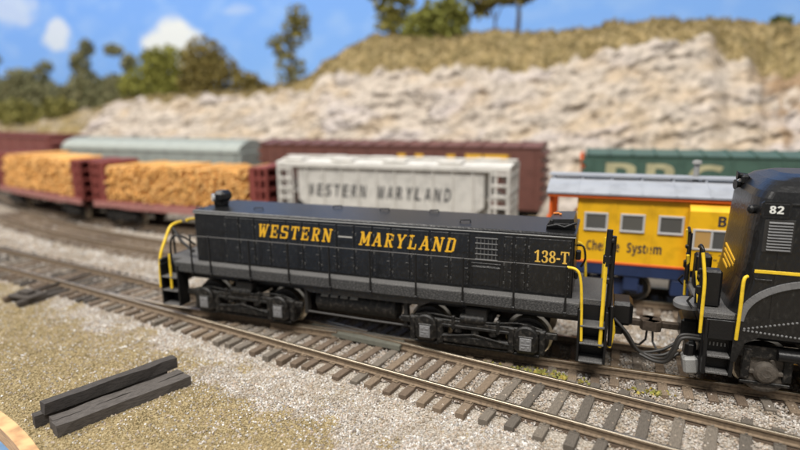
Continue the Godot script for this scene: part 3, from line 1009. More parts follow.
func tracks() -> void:
	var browns := ["tie_brown", "tie_tan", "tie_tan", "tie_gray", "tie_brown", "tie_gray"]
	var slates := ["tie_slate", "tie_slate", "tie_gray", "tie_slate"]
	# turnout with the main track through it
	var t := thing("railway_turnout", "weathered turnout under the black engines where the near track branches off", "railway track", Vector3(0, 0, 0))
	var x := -330.0
	while x < -146.0:
		tie(t, x, z1(x), 0.175, 30.0, ["tie_brown", "tie_dark", "tie_gray"])
		x += 5.5
	x = -145.0
	var spikes := mb()
	var k := 0
	while x < 44.0:
		var near := z2(x) + 15.0 if x > -130.0 else z1(x) + 15.0
		var far := (z1(x) if x < 28.0 else z2(x)) - 15.0
		if k == 1 or k == 3:
			near += 13.0
		var sl := 0.195
		# a tie runs square to the straight route: shift its ends along it
		var mid := (near + far) * 0.5
		var xm := x - (mid - z2(x)) * sl
		for rl in [[z2, 8.8], [z2, -8.8], [z1, 8.65], [z1, -8.65]]:
			var rz := mid
			var rx := x
			for it in 4:
				rx = x - (rz - z2(x)) * sl
				rz = rl[0].call(rx) + rl[1]
			for q in [-1.0, 1.0]:
				spikes.box(Vector3(rx - q * 1.3 * sl, -1.96, rz + q * 1.3), Vector3(1.9, 0.16, 0.8), 0.04, Basis(Vector3.UP, -0.19))
				spikes.box(Vector3(rx - q * 1.15 * sl, -1.75, rz + q * 1.15), Vector3(0.5, 0.34, 0.42), 0.1)
		tie(t, xm, mid, sl, (near - far) * 1.02, ["tie_brown", "tie_dark"] if x < -100.0 else browns, false)
		x += 5.1
		k += 1
	var sp := put(spikes, "spikes", "rail_side", t)
	tag(sp, "", "", "", "stuff")
	x = 31.0
	while x < 175.0:
		tie(t, x, z1(x), 0.0, 30.0 if x > 46.0 else 24.0, browns)
		x += 5.6
	rail(t, z1, -8.65, -330.0, 175.0)
	rail(t, z1, 8.65, -330.0, -130.0)
	rail(t, z2, 8.65, -130.0, 60.0)
	rail(t, z1, 8.65, -106.0, 175.0, -0.04)
	rail(t, z2, -8.65, -106.0, 60.0, -0.02)
	rail(t, z1, -6.9, -22.0, 22.0, 0.02)
	# frog casting and wing rails
	var b := mb()
	b.prism([Vector2(-17, 5.2), Vector2(-17, 9.4), Vector2(16, 13.6), Vector2(16, 7.2)], Vector3(0, -2.0, 0), Vector3.RIGHT, Vector3(0, 0, 1), Vector3(0, 1.35, 0))
	put(b, "frog", "frog_gray", t)
	rail(t, z2, -10.4, -15.0, 1.0, -0.03)
	rail(t, z1, 10.4, -30.0, -6.0, -0.06)
	b = mb()
	b.bb(-145, -133, -2.6, -1.2, 9, 17, 0.4)
	b.bb(-142, -136, -1.3, 0.2, 11.4, 15.0, 0.5)
	b.tube([Vector3(-139, -1.2, -16), Vector3(-139, -1.2, 12)], 0.5, 6)
	put(b, "switch_throw", "tie_dark", t)
	# near track past the turnout
	var n := thing("railway_track", "near track with slate grey ties curving off beyond the lower right corner", "railway track")
	x = 49.5
	while x < 150.0:
		tie(n, x, z2(x), 0.195, 30.0, slates)
		x += 6.3
	rail(n, z2, 8.65, 60.05, 150.0)
	rail(n, z2, -8.65, 60.05, 150.0)
	# sidings behind
	var s3 := thing("railway_track", "brown weathered siding under the yellow caboose", "railway track")
	x = -330.0
	while x < 190.0:
		tie(s3, x, z3(x), z3(x + 0.5) - z3(x - 0.5), 30.0, ["tie_brown", "tie_tan"])
		x += 5.6
	rail(s3, z3, -8.65, -330.0, 190.0)
	rail(s3, z3, 8.65, -330.0, 190.0)
	var s4 := thing("railway_track", "siding under the log cars and the pale hopper", "railway track")
	x = -480.0
	while x < 60.0:
		tie(s4, x, z4(x), z4(x + 0.5) - z4(x - 0.5), 30.0, ["tie_brown", "tie_dark"], false)
		x += 5.6
	rail(s4, z4, -8.65, -480.0, 190.0)
	rail(s4, z4, 8.65, -480.0, 190.0)
	var s5 := thing("railway_track", "rearmost siding under the brown and green boxcars below the rock", "railway track")
	rail(s5, z5, -8.65, -480.0, 240.0)
	rail(s5, z5, 8.65, -480.0, 240.0)

func timbers() -> void:
	# discarded ties: near end and far end of each on the ground, y of the underside
	var d := Vector3(12.4, 0, -30.4).normalized()
	var nrm := Vector3(d.z, 0, -d.x) * -1.0
	var turn := atan2(d.x, d.z) + PI
	var c0 := Vector3(-42.0, 0, 60.4)
	var specs := [
		[0.0, -1.6, 0.0, 32.0, 3.0, "timber_pale", "front edge timber of the dark timber pile"],
		[0.3, 1.5, 0.05, 31.5, 2.9, "timber_pale", "second timber from the front in the dark timber pile, paler on top"],
		[-2.2, 6.3, 0.0, 31.0, 2.9, "timber", "lowest rear timber in the dark pile, its end sticking out"],
		[0.5, 5.7, 2.85, 32.5, 2.7, "timber", "top timber of the dark pile, lying on the rear one"],
	]
	var r := nrm
	if r.x > 0.0:
		r = -r
	for s in specs:
		var p: Vector3 = c0 + d * s[0] + r * (s[1] - 2.2)
		p.y = -4.5 + s[2]
		var h := 2.9
		var w: float = s[4]
		var b := mb()
		var L: float = s[3]
		# hewn, slightly uneven timber: a few stations along its length
		var rr := RandomNumberGenerator.new()
		rr.seed = int(L * 10.0 + s[1] * 7.0)
		var st := []
		for i in 9:
			var q := []
			for e in [[-1, 0], [-1, 1], [1, 1], [1, 0]]:
				q.append(Vector3(e[0] * w * 0.5 + rr.randf_range(-0.2, 0.2), e[1] * h + rr.randf_range(-0.2, 0.16) * e[1], lerpf(-L / 2, L / 2, i / 8.0) + (rr.randf_range(-0.35, 0.35) if i == 0 or i == 8 else 0.0)))
			st.append(q)
		for i in 8:
			var mid := Vector3(0, h / 2, (st[i][0].z + st[i + 1][0].z) * 0.5)
			for e in 4:
				var f := (e + 1) % 4
				var cc: Vector3 = (st[i][e] + st[i + 1][f]) * 0.5
				b.quad(st[i][e], st[i][f], st[i + 1][f], st[i + 1][e], cc - mid)
		b.quad(st[0][0], st[0][1], st[0][2], st[0][3], Vector3(0, 0, -1))
		b.quad(st[8][0], st[8][1], st[8][2], st[8][3], Vector3(0, 0, 1))
		var o := put(b, numbered("timber"), s[5], self)
		o.position = p * S
		o.rotation.y = turn + rr.randf_range(-0.02, 0.02)
		tag(o, s[6], "timber", "pile of old timbers on the turf")

# ---------- trees ----------
func tree(called: String, label: String, at: Vector3, lobes: Array, trunk: Array, c0: Color, c1: Color, leaves: int, size: float, group := "") -> void:
	# lobes: [centre, radius vector] relative to at; trunk: list of polylines [points, r0, r1]
	var t := thing(called, label, "tree", at, 0.0, group)
	var b := mb()
	for q in trunk:
		b.tube(q[0], q[1], 6, q[2])
	if trunk:
		put(b, "trunk", "bark", t)
	var st := SurfaceTool.new()
	st.begin(Mesh.PRIMITIVE_TRIANGLES)
	var n := FastNoiseLite.new()
	n.seed = int(absf(at.x)) + 3
	n.frequency = 0.075
	var vol := 0.0
	for l in lobes:
		vol += l[1].x * l[1].y
	for l in lobes:
		var cnt := int(leaves * l[1].x * l[1].y / vol)
		for k in cnt:
			var u := Vector3(rng.randfn(), rng.randfn(), rng.randfn()).normalized() * pow(rng.randf(), 0.42)
			var p: Vector3 = l[0] + u * l[1]
			if n.get_noise_3dv(p) < -0.13:
				continue
			var bs := Basis.from_euler(Vector3(rng.randf() * TAU, rng.randf() * TAU, rng.randf() * TAU)).scaled(Vector3.ONE * size * rng.randf_range(0.6, 1.4))
			var c := c0.lerp(c1, rng.randf()) * rng.randf_range(0.7, 1.25)
			var a := p + bs * Vector3(-1, 0, -0.4)
			var d := p + bs * Vector3(0, 0.25, 1)
			var e := p + bs * Vector3(1, 0, -0.5)
			var f := p + bs * Vector3(0.1, 0.6, -1.1)
			for tr in [[a, d, e], [a, e, f]]:
				var nn: Vector3 = (tr[2] - tr[0]).cross(tr[1] - tr[0]).normalized()
				for v in tr:
					st.set_normal(nn)
					st.set_color(c)
					st.add_vertex(v * S)
	st.set_material(M["leaf"])
	var o := MeshInstance3D.new()
	o.name = "crown"
	o.mesh = st.commit()
	t.add_child(o)

func trees() -> void:
	var V := func(x, y, z): return Vector3(x, y, z)
	var olive0 := Color(0.19, 0.19, 0.045)
	var olive1 := Color(0.32, 0.28, 0.08)
	var brown0 := Color(0.2, 0.165, 0.05)
	var brown1 := Color(0.3, 0.24, 0.09)
	var dark0 := Color(0.16, 0.17, 0.09)
	var dark1 := Color(0.33, 0.31, 0.17)
	tree("broadleaf_tree", "yellow green bushy tree in front of the white cloud", Vector3(-412, 82, -362), [[Vector3(-26, 16, 0), Vector3(33, 22, 20)], [Vector3(10, 34, 0), Vector3(30, 27, 20)], [Vector3(20, 12, 5), Vector3(26, 18, 16)], [Vector3(-8, 42, 0), Vector3(18, 16, 12)]], [[[Vector3(0, -6, 0), Vector3(2, 18, 0), Vector3(10, 36, 2)], 2.4, 0.8], [[Vector3(1, 10, 0), Vector3(-20, 24, 3)], 1.5, 0.6]], olive0, Color(0.33, 0.33, 0.08), 5200, 1.9, "trees on the ridge")
	tree("broadleaf_tree", "brownish olive bushy tree right of the yellow green one", Vector3(-345, 84, -358), [[Vector3(-2, 36, 0), Vector3(30, 28, 18)], [Vector3(18, 22, 0), Vector3(28, 22, 18)], [Vector3(-14, 16, 0), Vector3(26, 18, 16)]], [[[Vector3(0, -6, 0), Vector3(0, 16, 0), Vector3(-3, 36, 2)], 2.2, 0.8], [[Vector3(0, 10, 0), Vector3(14, 24, 3)], 1.4, 0.6]], brown0, brown1, 4800, 1.9, "trees on the ridge")
	tree("shrub", "low tan shrub between the brownish tree and the slender tree", Vector3(-290, 88, -352), [[Vector3(0, 10, 0), Vector3(16, 11, 12)], [Vector3(14, 4, 0), Vector3(14, 7, 10)]], [[[Vector3(0, -6, 0), Vector3(0, 10, 0)], 1.2, 0.5]], brown0, brown1, 650, 2.2, "trees on the ridge")
	tree("slender_tree", "tall slender olive tree standing alone against the blue", Vector3(-237, 92, -352), [[Vector3(2, 16, 0), Vector3(18, 19, 12)], [Vector3(-6, 38, 0), Vector3(13, 16, 8)], [Vector3(11, 52, 0), Vector3(17, 18, 9)], [Vector3(12, 68, 0), Vector3(14, 11, 8)], [Vector3(-16, 42, 0), Vector3(9, 10, 7)]], [[[Vector3(0, -8, 0), Vector3(1, 20, 0), Vector3(7, 50, 0), Vector3(9, 72, 0)], 1.7, 0.5], [[Vector3(2, 26, 0), Vector3(-10, 44, 0)], 0.9, 0.4]], Color(0.16, 0.16, 0.05), Color(0.32, 0.27, 0.09), 1700, 1.7, "trees on the ridge")
	tree("broadleaf_tree", "olive tree on the grassy hill cut by the top of the picture", Vector3(-124, 130, -350), [[Vector3(0, 20, 0), Vector3(17, 18, 12)], [Vector3(2, 42, 0), Vector3(26, 20, 12)], [Vector3(-4, 60, 0), Vector3(24, 16, 12)]], [[[Vector3(0, -8, 0), Vector3(1, 24, 0), Vector3(0, 58, 0)], 1.9, 0.6]], olive0, olive1, 2800, 1.8, "trees on the ridge")
	tree("shrub", "round green shrub on the grassy hill between two trees", Vector3(-78, 126, -340), [[Vector3(0, 12, 0), Vector3(32, 24, 14)], [Vector3(14, 26, 0), Vector3(18, 15, 10)], [Vector3(-18, 6, 0), Vector3(16, 14, 10)]], [[[Vector3(0, -6, 0), Vector3(0, 10, 0)], 1.3, 0.5]], olive0, Color(0.32, 0.33, 0.09), 2800, 2.3, "trees on the ridge")
	tree("broadleaf_tree", "thin trunked tree with a spreading crown on the hill top", Vector3(-22, 132, -352), [[Vector3(-8, 34, 0), Vector3(26, 12, 14)], [Vector3(16, 34, 0), Vector3(18, 12, 12)], [Vector3(-18, 20, 0), Vector3(9, 7, 7)]], [[[Vector3(-4, -8, 0), Vector3(-6, 14, 0), Vector3(-14, 36, 0)], 1.4, 0.5], [[Vector3(14, -8, 0), Vector3(15, 16, 0), Vector3(12, 38, 0)], 2.6, 1.0], [[Vector3(-6, 10, 0), Vector3(4, 34, 0)], 0.9, 0.4]], olive0, brown1, 1200, 2.4, "trees on the ridge")
	tree("shrub", "small dark green shrub clinging to the pale rock", Vector3(77, 60, -268), [[Vector3(0, 3, 2), Vector3(6.5, 5, 4)]], [[[Vector3(0, -3, -4), Vector3(0, 3, 1)], 0.5, 0.3]], Color(0.1, 0.12, 0.025), Color(0.19, 0.17, 0.04), 260, 1.6)
	tree("shrub", "tiny tuft of green on the skyline at the right", Vector3(186, 126, -346), [[Vector3(0, 3, 0), Vector3(8, 4, 5)]], [], Color(0.08, 0.12, 0.05), Color(0.16, 0.17, 0.05), 160, 1.8)
	# dark trees down the valley at the left
	var far := [[-800, 84, 46, 50, 0], [-742, 78, 40, 62, 1], [-690, 70, 38, 40, 0], [-652, 72, 30, 92, 1], [-606, 70, 34, 50, 0], [-572, 72, 26, 84, 2], [-530, 70, 40, 46, 0], [-860, 84, 50, 72, 1], [-480, 76, 30, 34, 0]]
	var says := ["dark tree at the left edge below the hazy cloud", "dense dark tree below the small white cloud", "low dark tree behind the maroon car", "tall dark tree with a ragged top, right of the small white cloud", "dark bushy tree between two tall ragged trees", "thin tree with a bent top beside the large white cloud", "blue green tree behind the yellow green tree", "dark tree at the far left edge", "low dark tree behind the yellow green tree"]
	for i in far.size():
		var f: Array = far[i]
		var w: float = f[2]
		var h: float = f[3]
		var lobes := [[Vector3(0, -8, 0), Vector3(w * 1.4, 40, 18)], [Vector3(0, h * 0.35, 0), Vector3(w, h * 0.42, 20)], [Vector3(w * 0.25, h * 0.75, 0), Vector3(w * 0.6, h * 0.3, 15)]]
		if f[4] == 1:
			lobes = [[Vector3(0, -8, 0), Vector3(w * 1.4, 40, 18)], [Vector3(0, h * 0.3, 0), Vector3(w, h * 0.36, 20)], [Vector3(-w * 0.2, h * 0.72, 0), Vector3(w * 0.55, h * 0.2, 14)], [Vector3(w * 0.3, h * 0.95, 0), Vector3(w * 0.4, h * 0.14, 12)]]
		if f[4] == 2:
			lobes = [[Vector3(0, -8, 0), Vector3(w * 1.5, 40, 16)], [Vector3(0, h * 0.25, 0), Vector3(w, h * 0.3, 16)], [Vector3(6, h * 0.75, 0), Vector3(w * 0.5, h * 0.16, 10)], [Vector3(-20, h * 0.98, 0), Vector3(w * 0.6, h * 0.1, 9)]]
		var cb := Color(0.11, 0.15, 0.14) if i == 6 else dark0
		tree("valley_tree", says[i], Vector3(f[0], f[1], -470), lobes, [[[Vector3(0, -40, 0), Vector3(0, h * 0.4, 0), Vector3(w * 0.15, h * 0.9, 0)], 3.0, 0.8]], cb, dark1 if i != 6 else Color(0.2, 0.26, 0.24), 6500, 2.3, "dark trees in the valley")
	# olive bushes in front of them
	for q in [[-560, 40, -330, 26, 14, "olive bush beside the left end of the rock"], [-500, 44, -345, 22, 12, "yellowish bush at the left end of the rock"], [-640, 40, -350, 34, 13, "low olive bush behind the maroon car roof"], [-700, 52, -360, 26, 22, "green bush at the left edge of the picture"], [-600, 56, -325, 34, 18, "wide olive scrub at the left edge above the maroon car"], [-535, 62, -328, 26, 15, "rounded scrub just left of the rock face"]]:
		tree("shrub", q[5], Vector3(q[0], q[1], q[2]), [[Vector3(0, q[4] * 0.6, 0), Vector3(q[3], q[4], 14)]], [], Color(0.14, 0.14, 0.035), Color(0.3, 0.27, 0.09), 500, 2.8, "bushes in the valley")

# ---------- black engine without cab ----------
func wheel(parent: Node, at: Vector3, r: float, m := "wheel_black") -> void:
	# at: centre of the tread, axle along z; the flange faces the middle of the track
	var s := -signf(at.z)
	var ax := Vector3(0, 0, s)
	var b := mb()
	b.lathe(at, ax, [[-1.3, 0.0], [-1.3, r * 0.3], [-0.9, r * 0.34], [-0.75, r * 0.78], [-1.3, r * 0.84], [-1.3, r * 0.99]], 28)
	b.lathe(at, ax, [[1.9, r * 0.8], [1.0, r * 0.5], [1.2, 0.0]], 28)
	put(b, "wheel", m, parent)
	b = mb()
	b.lathe(at, ax, [[-1.3, r * 0.99], [-1.15, r], [1.1, r + 0.05], [1.35, r + 0.75], [1.7, r + 0.75], [1.9, r * 0.8]], 28)
	put(b, "tyre", "tread", parent)

func freight_truck(parent: Node, x: float, m: String) -> void:
	var t := part("truck", parent, Vector3(x, 0, 0))
	for s in [-1.0, 1.0]:
		var b := mb()
		var z: float = s * 11.6 - 0.7
		b.prism([Vector2(-12.5, 4.2), Vector2(-12.5, 6.6), Vector2(-8.5, 7.4), Vector2(-4, 8.6), Vector2(4, 8.6), Vector2(8.5, 7.4), Vector2(12.5, 6.6), Vector2(12.5, 4.2), Vector2(8, 4.2), Vector2(4.2, 2.4), Vector2(-4.2, 2.4), Vector2(-8, 4.2)], Vector3(0, 0, z), Vector3.RIGHT, Vector3.UP, Vector3(0, 0, 1.4))
		for k in [-1.0, 1.0]:
			b.bb(k * 10.0 - 1.6, k * 10.0 + 1.6, 3.6, 6.8, z - 0.2, z + 1.9, 0.3)
		b.bb(-3, 3, 3.4, 7.2, z - 0.4, z + 1.8, 0.3)
		put(b, "side_frame", m, t)
	for k in [-1.0, 1.0]:
		for s in [-1.0, 1.0]:
			wheel(t, Vector3(k * 10.0, 4.8, s * 8.6), 4.8)
	var b2 := mb()
	b2.bb(-2.5, 2.5, 6.0, 9.5, -10.8, 10.8)
	for k in [-1.0, 1.0]:
		b2.tube([Vector3(k * 10.0, 4.8, -8), Vector3(k * 10.0, 4.8, 8)], 1.0, 8)
	put(b2, "bolster", m, t)

func coupler(parent: Node, x: float, dir: float, m := "coupler_rust") -> void:
	# knuckle coupler: shank from x outwards along dir
	var b := mb()
	var y := 10.2
	b.bb(minf(x, x + dir * 5.0), maxf(x, x + dir * 5.0), y - 0.8, y + 0.8, -0.9, 0.9, 0.15)
	var p := [Vector2(4.5, -1.2), Vector2(6.6, -2.6), Vector2(9.2, -2.4), Vector2(9.6, -1.5), Vector2(7.8, -1.1), Vector2(7.4, 0.4), Vector2(9.2, 1.0), Vector2(9.6, 2.3), Vector2(8.4, 2.9), Vector2(6.0, 1.8), Vector2(4.5, 1.2)]
	b.prism(p, Vector3(x, y - 1.3, 0), Vector3(dir, 0, 0), Vector3(0, 0, dir), Vector3(0, 2.6, 0))
	var o := put(b, "coupler", m, parent)
	b = mb()
	b.tube([Vector3(x + dir * 7.8, y - 1.6, 0.4 * dir), Vector3(x + dir * 8.0, y - 5.0, 0.6 * dir), Vector3(x + dir * 9.4, y - 7.2, 1.6 * dir), Vector3(x + dir * 10.6, y - 7.6, 3.0 * dir)], 0.32, 6)
	put(b, "trip_pin", "wire", o)

func bend(pts: Array, n := 5) -> Array:
	# rounds a polyline with Catmull-Rom
	var out := []
	for i in pts.size() - 1:
		var p0: Vector3 = pts[maxi(i - 1, 0)]
		var p1: Vector3 = pts[i]
		var p2: Vector3 = pts[i + 1]
		var p3: Vector3 = pts[mini(i + 2, pts.size() - 1)]
		for k in n:
			out.append(p1.cubic_interpolate(p2, p0, p3, float(k) / n))
	out.append(pts[pts.size() - 1])
	return out

func switcher_truck(parent: Node, x: float) -> void:
	var t := part("truck", parent, Vector3(x, 0, 0))
	for s in [-1.0, 1.0]:
		var z0: float = 11.7 if s > 0 else -13.3
		var z1_: float = z0 + 1.6
		var b := mb()
		# frame with two long windows between the pedestals
		b.bb(-19.2, 19.2, 8.1, 9.5, z0, z1_, 0.25)
		b.bb(-9.6, 9.6, 7.3, 8.2, z0 + 0.15, z1_ + 0.25, 0.15)
		b.bb(-9.9, 9.9, 2.8, 5.0, z0, z1_ + 0.1, 0.25)
		b.bb(-1.1, 1.1, 4.9, 7.4, z0 + 0.1, z1_ - 0.1, 0.15)
		for k in [-1.0, 1.0]:
			b.bb(k * 10.1 - 0.9, k * 10.1 + 0.9, 2.1, 9.4, z0 - 0.05, z1_ + 0.3, 0.3)
			b.bb(k * 18.2 - 0.8, k * 18.2 + 0.8, 2.4, 9.3, z0 - 0.05, z1_ + 0.2, 0.3)
			b.bb(k * 14.1 - 3.6, k * 14.1 + 3.6, 1.5, 2.3, z0 + 0.2, z1_ - 0.1, 0.15)
			b.bb(k * 20.5 - 1.6, k * 20.5 + 1.6, 7.2, 9.0, z0 + 0.2, z1_ - 0.2, 0.2)
			b.tube([Vector3(k * 5.0, 6.0, z0 + 0.2), Vector3(k * 5.0, 9.2, z0 + 0.2)], 1.5, 8)
		b.bb(-13, 13, 1.7, 2.15, z0 + 0.5, z1_ - 0.5, 0.1)
		# brake hangers, levers and pipes
		for k in [-6.2, 6.4]:
			b.bb(k - 0.5, k + 0.5, 6.8, 10.8, z1_ - 0.9 if s > 0 else z0 - 0.4, z1_ + 0.4 if s > 0 else z0 + 0.9, 0.2)
		b.lathe(Vector3(-4.2, 10.2, 12.6 * s), Vector3.RIGHT, [[0.0, 0.0], [0.0, 1.3], [6.6, 1.3], [7.4, 0.7], [7.4, 0.0]], 12)
		b.tube(bend([Vector3(-17.5, 9.6, 12.4 * s), Vector3(-12, 10.6, 13.0 * s), Vector3(-5, 10.0, 13.0 * s), Vector3(4, 9.9, 13.2 * s), Vector3(12, 10.7, 13.0 * s), Vector3(18, 9.4, 12.4 * s)], 4), 0.32, 6)
		b.tube([Vector3(-9.5, 4.6, 13.6 * s), Vector3(0, 6.1, 13.7 * s), Vector3(9.5, 4.4, 13.6 * s)], 0.26, 6)
		# brake rigging
		b.tube([Vector3(-18, 3.0, z0 - 0.6), Vector3(18, 3.4, z0 - 0.6)], 0.35, 6)
		put(b, "side_frame", "truck_black", t)
		b = mb()
		for k in [-7.5, -4.0, 4.0, 7.5]:
			b.lathe(Vector3(k, 3.9, z1_ * 1.0 + (0.1 if s > 0 else -1.7)), Vector3(0, 0, s), [[0.25, 0.0], [0.2, 0.28], [0.0, 0.34]], 8)
		put(b, "bolts", "truck_black", t)
		for k in [-1.0, 1.0]:
			var jb := mb()
			var zc: float = z0 + 0.8 + s * 0.7
			jb.box(Vector3(k * 14.1, 5.6, zc), Vector3(6.4, 6.2, 3.0), 1.1)
			jb.lathe(Vector3(k * 14.1, 7.4, zc - s * 1.4), Vector3(0, 0, s), [[0.0, 3.2], [2.5, 3.2], [2.9, 2.8], [2.9, 0.0]], 20)
			jb.box(Vector3(k * 14.1, 9.3, zc - s * 0.1), Vector3(4.2, 1.2, 2.4), 0.4)
			jb.box(Vector3(k * 14.1, 5.7, zc + s * 1.35), Vector3(4.2, 4.6, 0.8), 0.3)
			put(jb, "journal_box", "truck_black", t)
			jb = mb()
			jb.box(Vector3(k * 14.1, 5.7, zc + s * 1.8), Vector3(3.1, 3.5, 0.3), 0.08)
			# raised pattern of the cover
			for q in [[-0.8, 0.9, 0.7, 0.6], [0.7, 0.9, 0.8, 0.5], [0.0, -0.1, 2.0, 0.3], [-0.6, -0.9, 0.9, 0.5], [0.8, -0.85, 0.5, 0.7]]:
				jb.box(Vector3(k * 14.1 + q[0], 5.7 + q[1], zc + s * 1.98), Vector3(q[2] * 1.15, q[3], 0.16), 0.05)
			put(jb, "journal_cover", "journal_silver", t)
	for k in [-1.0, 1.0]:
		for s in [-1.0, 1.0]:
			wheel(t, Vector3(k * 14.1, 5.8, s * 8.75), 5.8)
	var c := mb()
	c.bb(-4.5, 4.5, 8.6, 11.4, -10.5, 10.5, 0.4)
	c.bb(-3.2, 3.2, 10.6, 13.4, 8.2, 12.4, 0.4)
	c.bb(-3.2, 3.2, 10.6, 13.4, -12.4, -8.2, 0.4)
	for k in [-1.0, 1.0]:
		c.tube([Vector3(k * 14.1, 5.8, -8), Vector3(k * 14.1, 5.8, 8)], 1.4, 10)
		c.bb(k * 8 - 3, k * 8 + 3, 4, 9, -6, 6, 0.6)
	put(c, "bolster", "underframe", t)

func step_well(parent: Node, x0: float, x1: float, s: float) -> void:
	var w := part("steps", parent)
	var za := s * 10.0
	var zb := s * 14.9
	var b := mb()
	for x in [x0, x1]:
		b.bb(x - 0.3, x + 0.3, 3.0, 17.2, minf(za, zb), maxf(za, zb), 0.12)
	b.bb(x0, x1, 3.0, 17.0, minf(za, za + s * 0.5), maxf(za, za + s * 0.5))
	put(b, "side_plate", "black_clean", w)
	for y in [3.3, 8.2, 12.9]:
		b = mb()
		b.bb(x0 + 0.35, x1 - 0.35, y - 0.25, y + 0.25, minf(za, zb + s * 0.2), maxf(za, zb + s * 0.2), 0.12)
		put(b, "tread", "deck_dust", w)

func slug() -> void:
	var t := thing("slug_locomotive", "long low black engine without a cab, with yellow slab lettering along its hood", "locomotive")
	var b := mb()
	# hood
	b.bb(-57, 63.4, 18.3, 35.0, -11, 11, 0.35)
	put(b, "hood", "black", t)
	b = mb()
	b.prism([Vector2(-11.15, 35.0), Vector2(-11.15, 35.45), Vector2(-10.6, 35.85), Vector2(10.6, 35.85), Vector2(11.15, 35.45), Vector2(11.15, 35.0)], Vector3(-57.25, 0, 0), Vector3(0, 0, 1), Vector3.UP, Vector3(120.9, 0, 0))
	var roof := put(b, "roof", "black", t)
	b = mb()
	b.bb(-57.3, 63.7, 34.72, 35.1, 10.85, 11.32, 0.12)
	put(b, "drip_rail", "edge_worn_lit", roof)  # paler than the hood: paints the lit roof edge as well as wear
	# lifting handles on the roof
	for p in [[-13.0, -6.5], [4.0, -6.0], [33.0, 4.5], [-36.0, 5.0], [20.0, -8.0]]:
		b = mb()
		b.tube([Vector3(p[0] - 1.4, 35.8, p[1]), Vector3(p[0] - 1.3, 36.5, p[1]), Vector3(p[0] + 1.3, 36.5, p[1] - 0.8), Vector3(p[0] + 1.4, 35.8, p[1] - 0.8)], 0.2, 6)
		put(b, "lifting_handle", "black_clean", roof)
	# doors along the side
	for s in [-1.0, 1.0]:
		var dx := [[-45.0, 5.6], [-39.2, 5.6], [-33.4, 5.6], [-27.6, 5.6], [-21.8, 5.6], [-16.0, 5.6], [-10.2, 5.6], [-4.4, 5.6], [1.4, 5.6], [7.2, 5.6], [13.0, 5.6], [18.8, 5.6], [24.6, 5.6], [30.4, 5.6], [45.2, 2.6], [48.1, 3.2], [51.6, 11.2]]
		for d in dx:
			b = mb()
			var zz: float = 11.0 * s
			b.box(Vector3(d[0] + d[1] * 0.5, 26.7, zz), Vector3(d[1] - 0.3, 14.9, 0.5), 0.1)
			var door := put(b, "door", "black", t)
			b = mb()
			for y in [21.2, 26.4, 31.6]:
				b.box(Vector3(d[0] + 0.35, y, zz + s * 0.3), Vector3(0.4, 0.8, 0.28), 0.06)
				b.box(Vector3(d[0] + d[1] - 0.35, y + 0.6, zz + s * 0.3), Vector3(0.3, 0.5, 0.24), 0.06)
			b.box(Vector3(d[0] + d[1] - 0.8, 24.4, zz + s * 0.34), Vector3(0.9, 0.22, 0.22), 0.05)
			put(b, "hinges", "worn_black", door)
			b = mb()
			for k in 13:
				for q in [0.55, d[1] - 0.55]:
					b.lathe(Vector3(d[0] + q, 20.0 + k * 1.1, zz + s * 0.24), Vector3(0, 0, s), [[0.0, 0.13], [0.07, 0.09], [0.09, 0.0]], 5)
			put(b, "rivets", "worn_black", door)
		# radiator grille
		var g := part("radiator_grille", t)
		b = mb()
		b.box(Vector3(40.6, 30.2, s * 11.05), Vector3(6.6, 6.8, 0.1))
		put(b, "recess", "black", g)
		for k in 5:
			b = mb()
			b.box(Vector3(40.6, 27.2 + k * 1.5, s * 11.22), Vector3(6.2, 0.34, 0.34), 0.08)
			put(b, "bar", "grille_gray", g)
		for k in 6:
			b = mb()
			b.box(Vector3(38.0 + k * 1.04, 30.2, s * 11.16), Vector3(0.24, 6.4, 0.2), 0.05)
			put(b, "upright", "grille_gray", g)
		b = mb()
		b.box(Vector3(40.6, 22.6, s * 11.0), Vector3(7.6, 5.6, 0.5), 0.1)
		b.box(Vector3(40.6, 26.1, s * 11.1), Vector3(8.2, 0.3, 0.5), 0.08)
		b.box(Vector3(40.6, 25.0, s * 11.1), Vector3(8.2, 0.3, 0.5), 0.08)
		put(b, "vent_panel", "black", t)
	# lettering on the near side
	put(slab_word("WESTERN", -32.4, -6.6, 28.6, 32.8, 11.26, 0.75, 0.22), "lettering", "letter_yellow", t)
	put(slab_word("MARYLAND", 2.6, 31.6, 28.5, 32.7, 11.26, 0.7, 0.22), "lettering", "letter_yellow", t)
	b = mb()
	b.bb(-4.0, 0.6, 30.45, 30.85, 11.22, 11.3)
	put(b, "lettering_dash", "letter_dash", t)
	put(text_mesh("138-T", "Droid Serif", true, 53.4, 62.2, 27.8, 31.1, 11.24, 0.07), "lettering", "number_gold", t)
	# walkway
	b = mb()
	b.bb(-64, 65.5, 17.4, 18.6, -14.4, 14.4, 0.15)
	put(b, "walkway", "deck_dust", t)
	for s in [-1.0, 1.0]:
		b = mb()
		b.prism([Vector2(-61.5, 18.3), Vector2(65.0, 18.3), Vector2(65.0, 14.6), Vector2(26, 14.4), Vector2(23, 13.0), Vector2(-13, 13.0), Vector2(-16, 14.6), Vector2(-61.5, 14.8)], Vector3(0, 0, s * 13.2 - 0.45), Vector3.RIGHT, Vector3.UP, Vector3(0, 0, 0.9))
		put(b, "side_sill", "black", t)
		b = mb()
		b.bb(-63.6, 65.2, 15.3, 18.35, s * 14.1 - 0.35, s * 14.1 + 0.35, 0.12)
		put(b, "walkway_edge", "sill_dust", t)
	b = mb()
	b.bb(-68, 70, 11.5, 17.4, -8.5, 8.5, 0.4)
	put(b, "frame", "underframe", t)
	# end platforms
	for e in [[-70.5, -56.8], [63.2, 73.0]]:
		b = mb()
		b.bb(e[0], e[1], 17.0, 18.7, -10.2, 10.2, 0.2)
		put(b, "end_platform", "deck_dust", t)
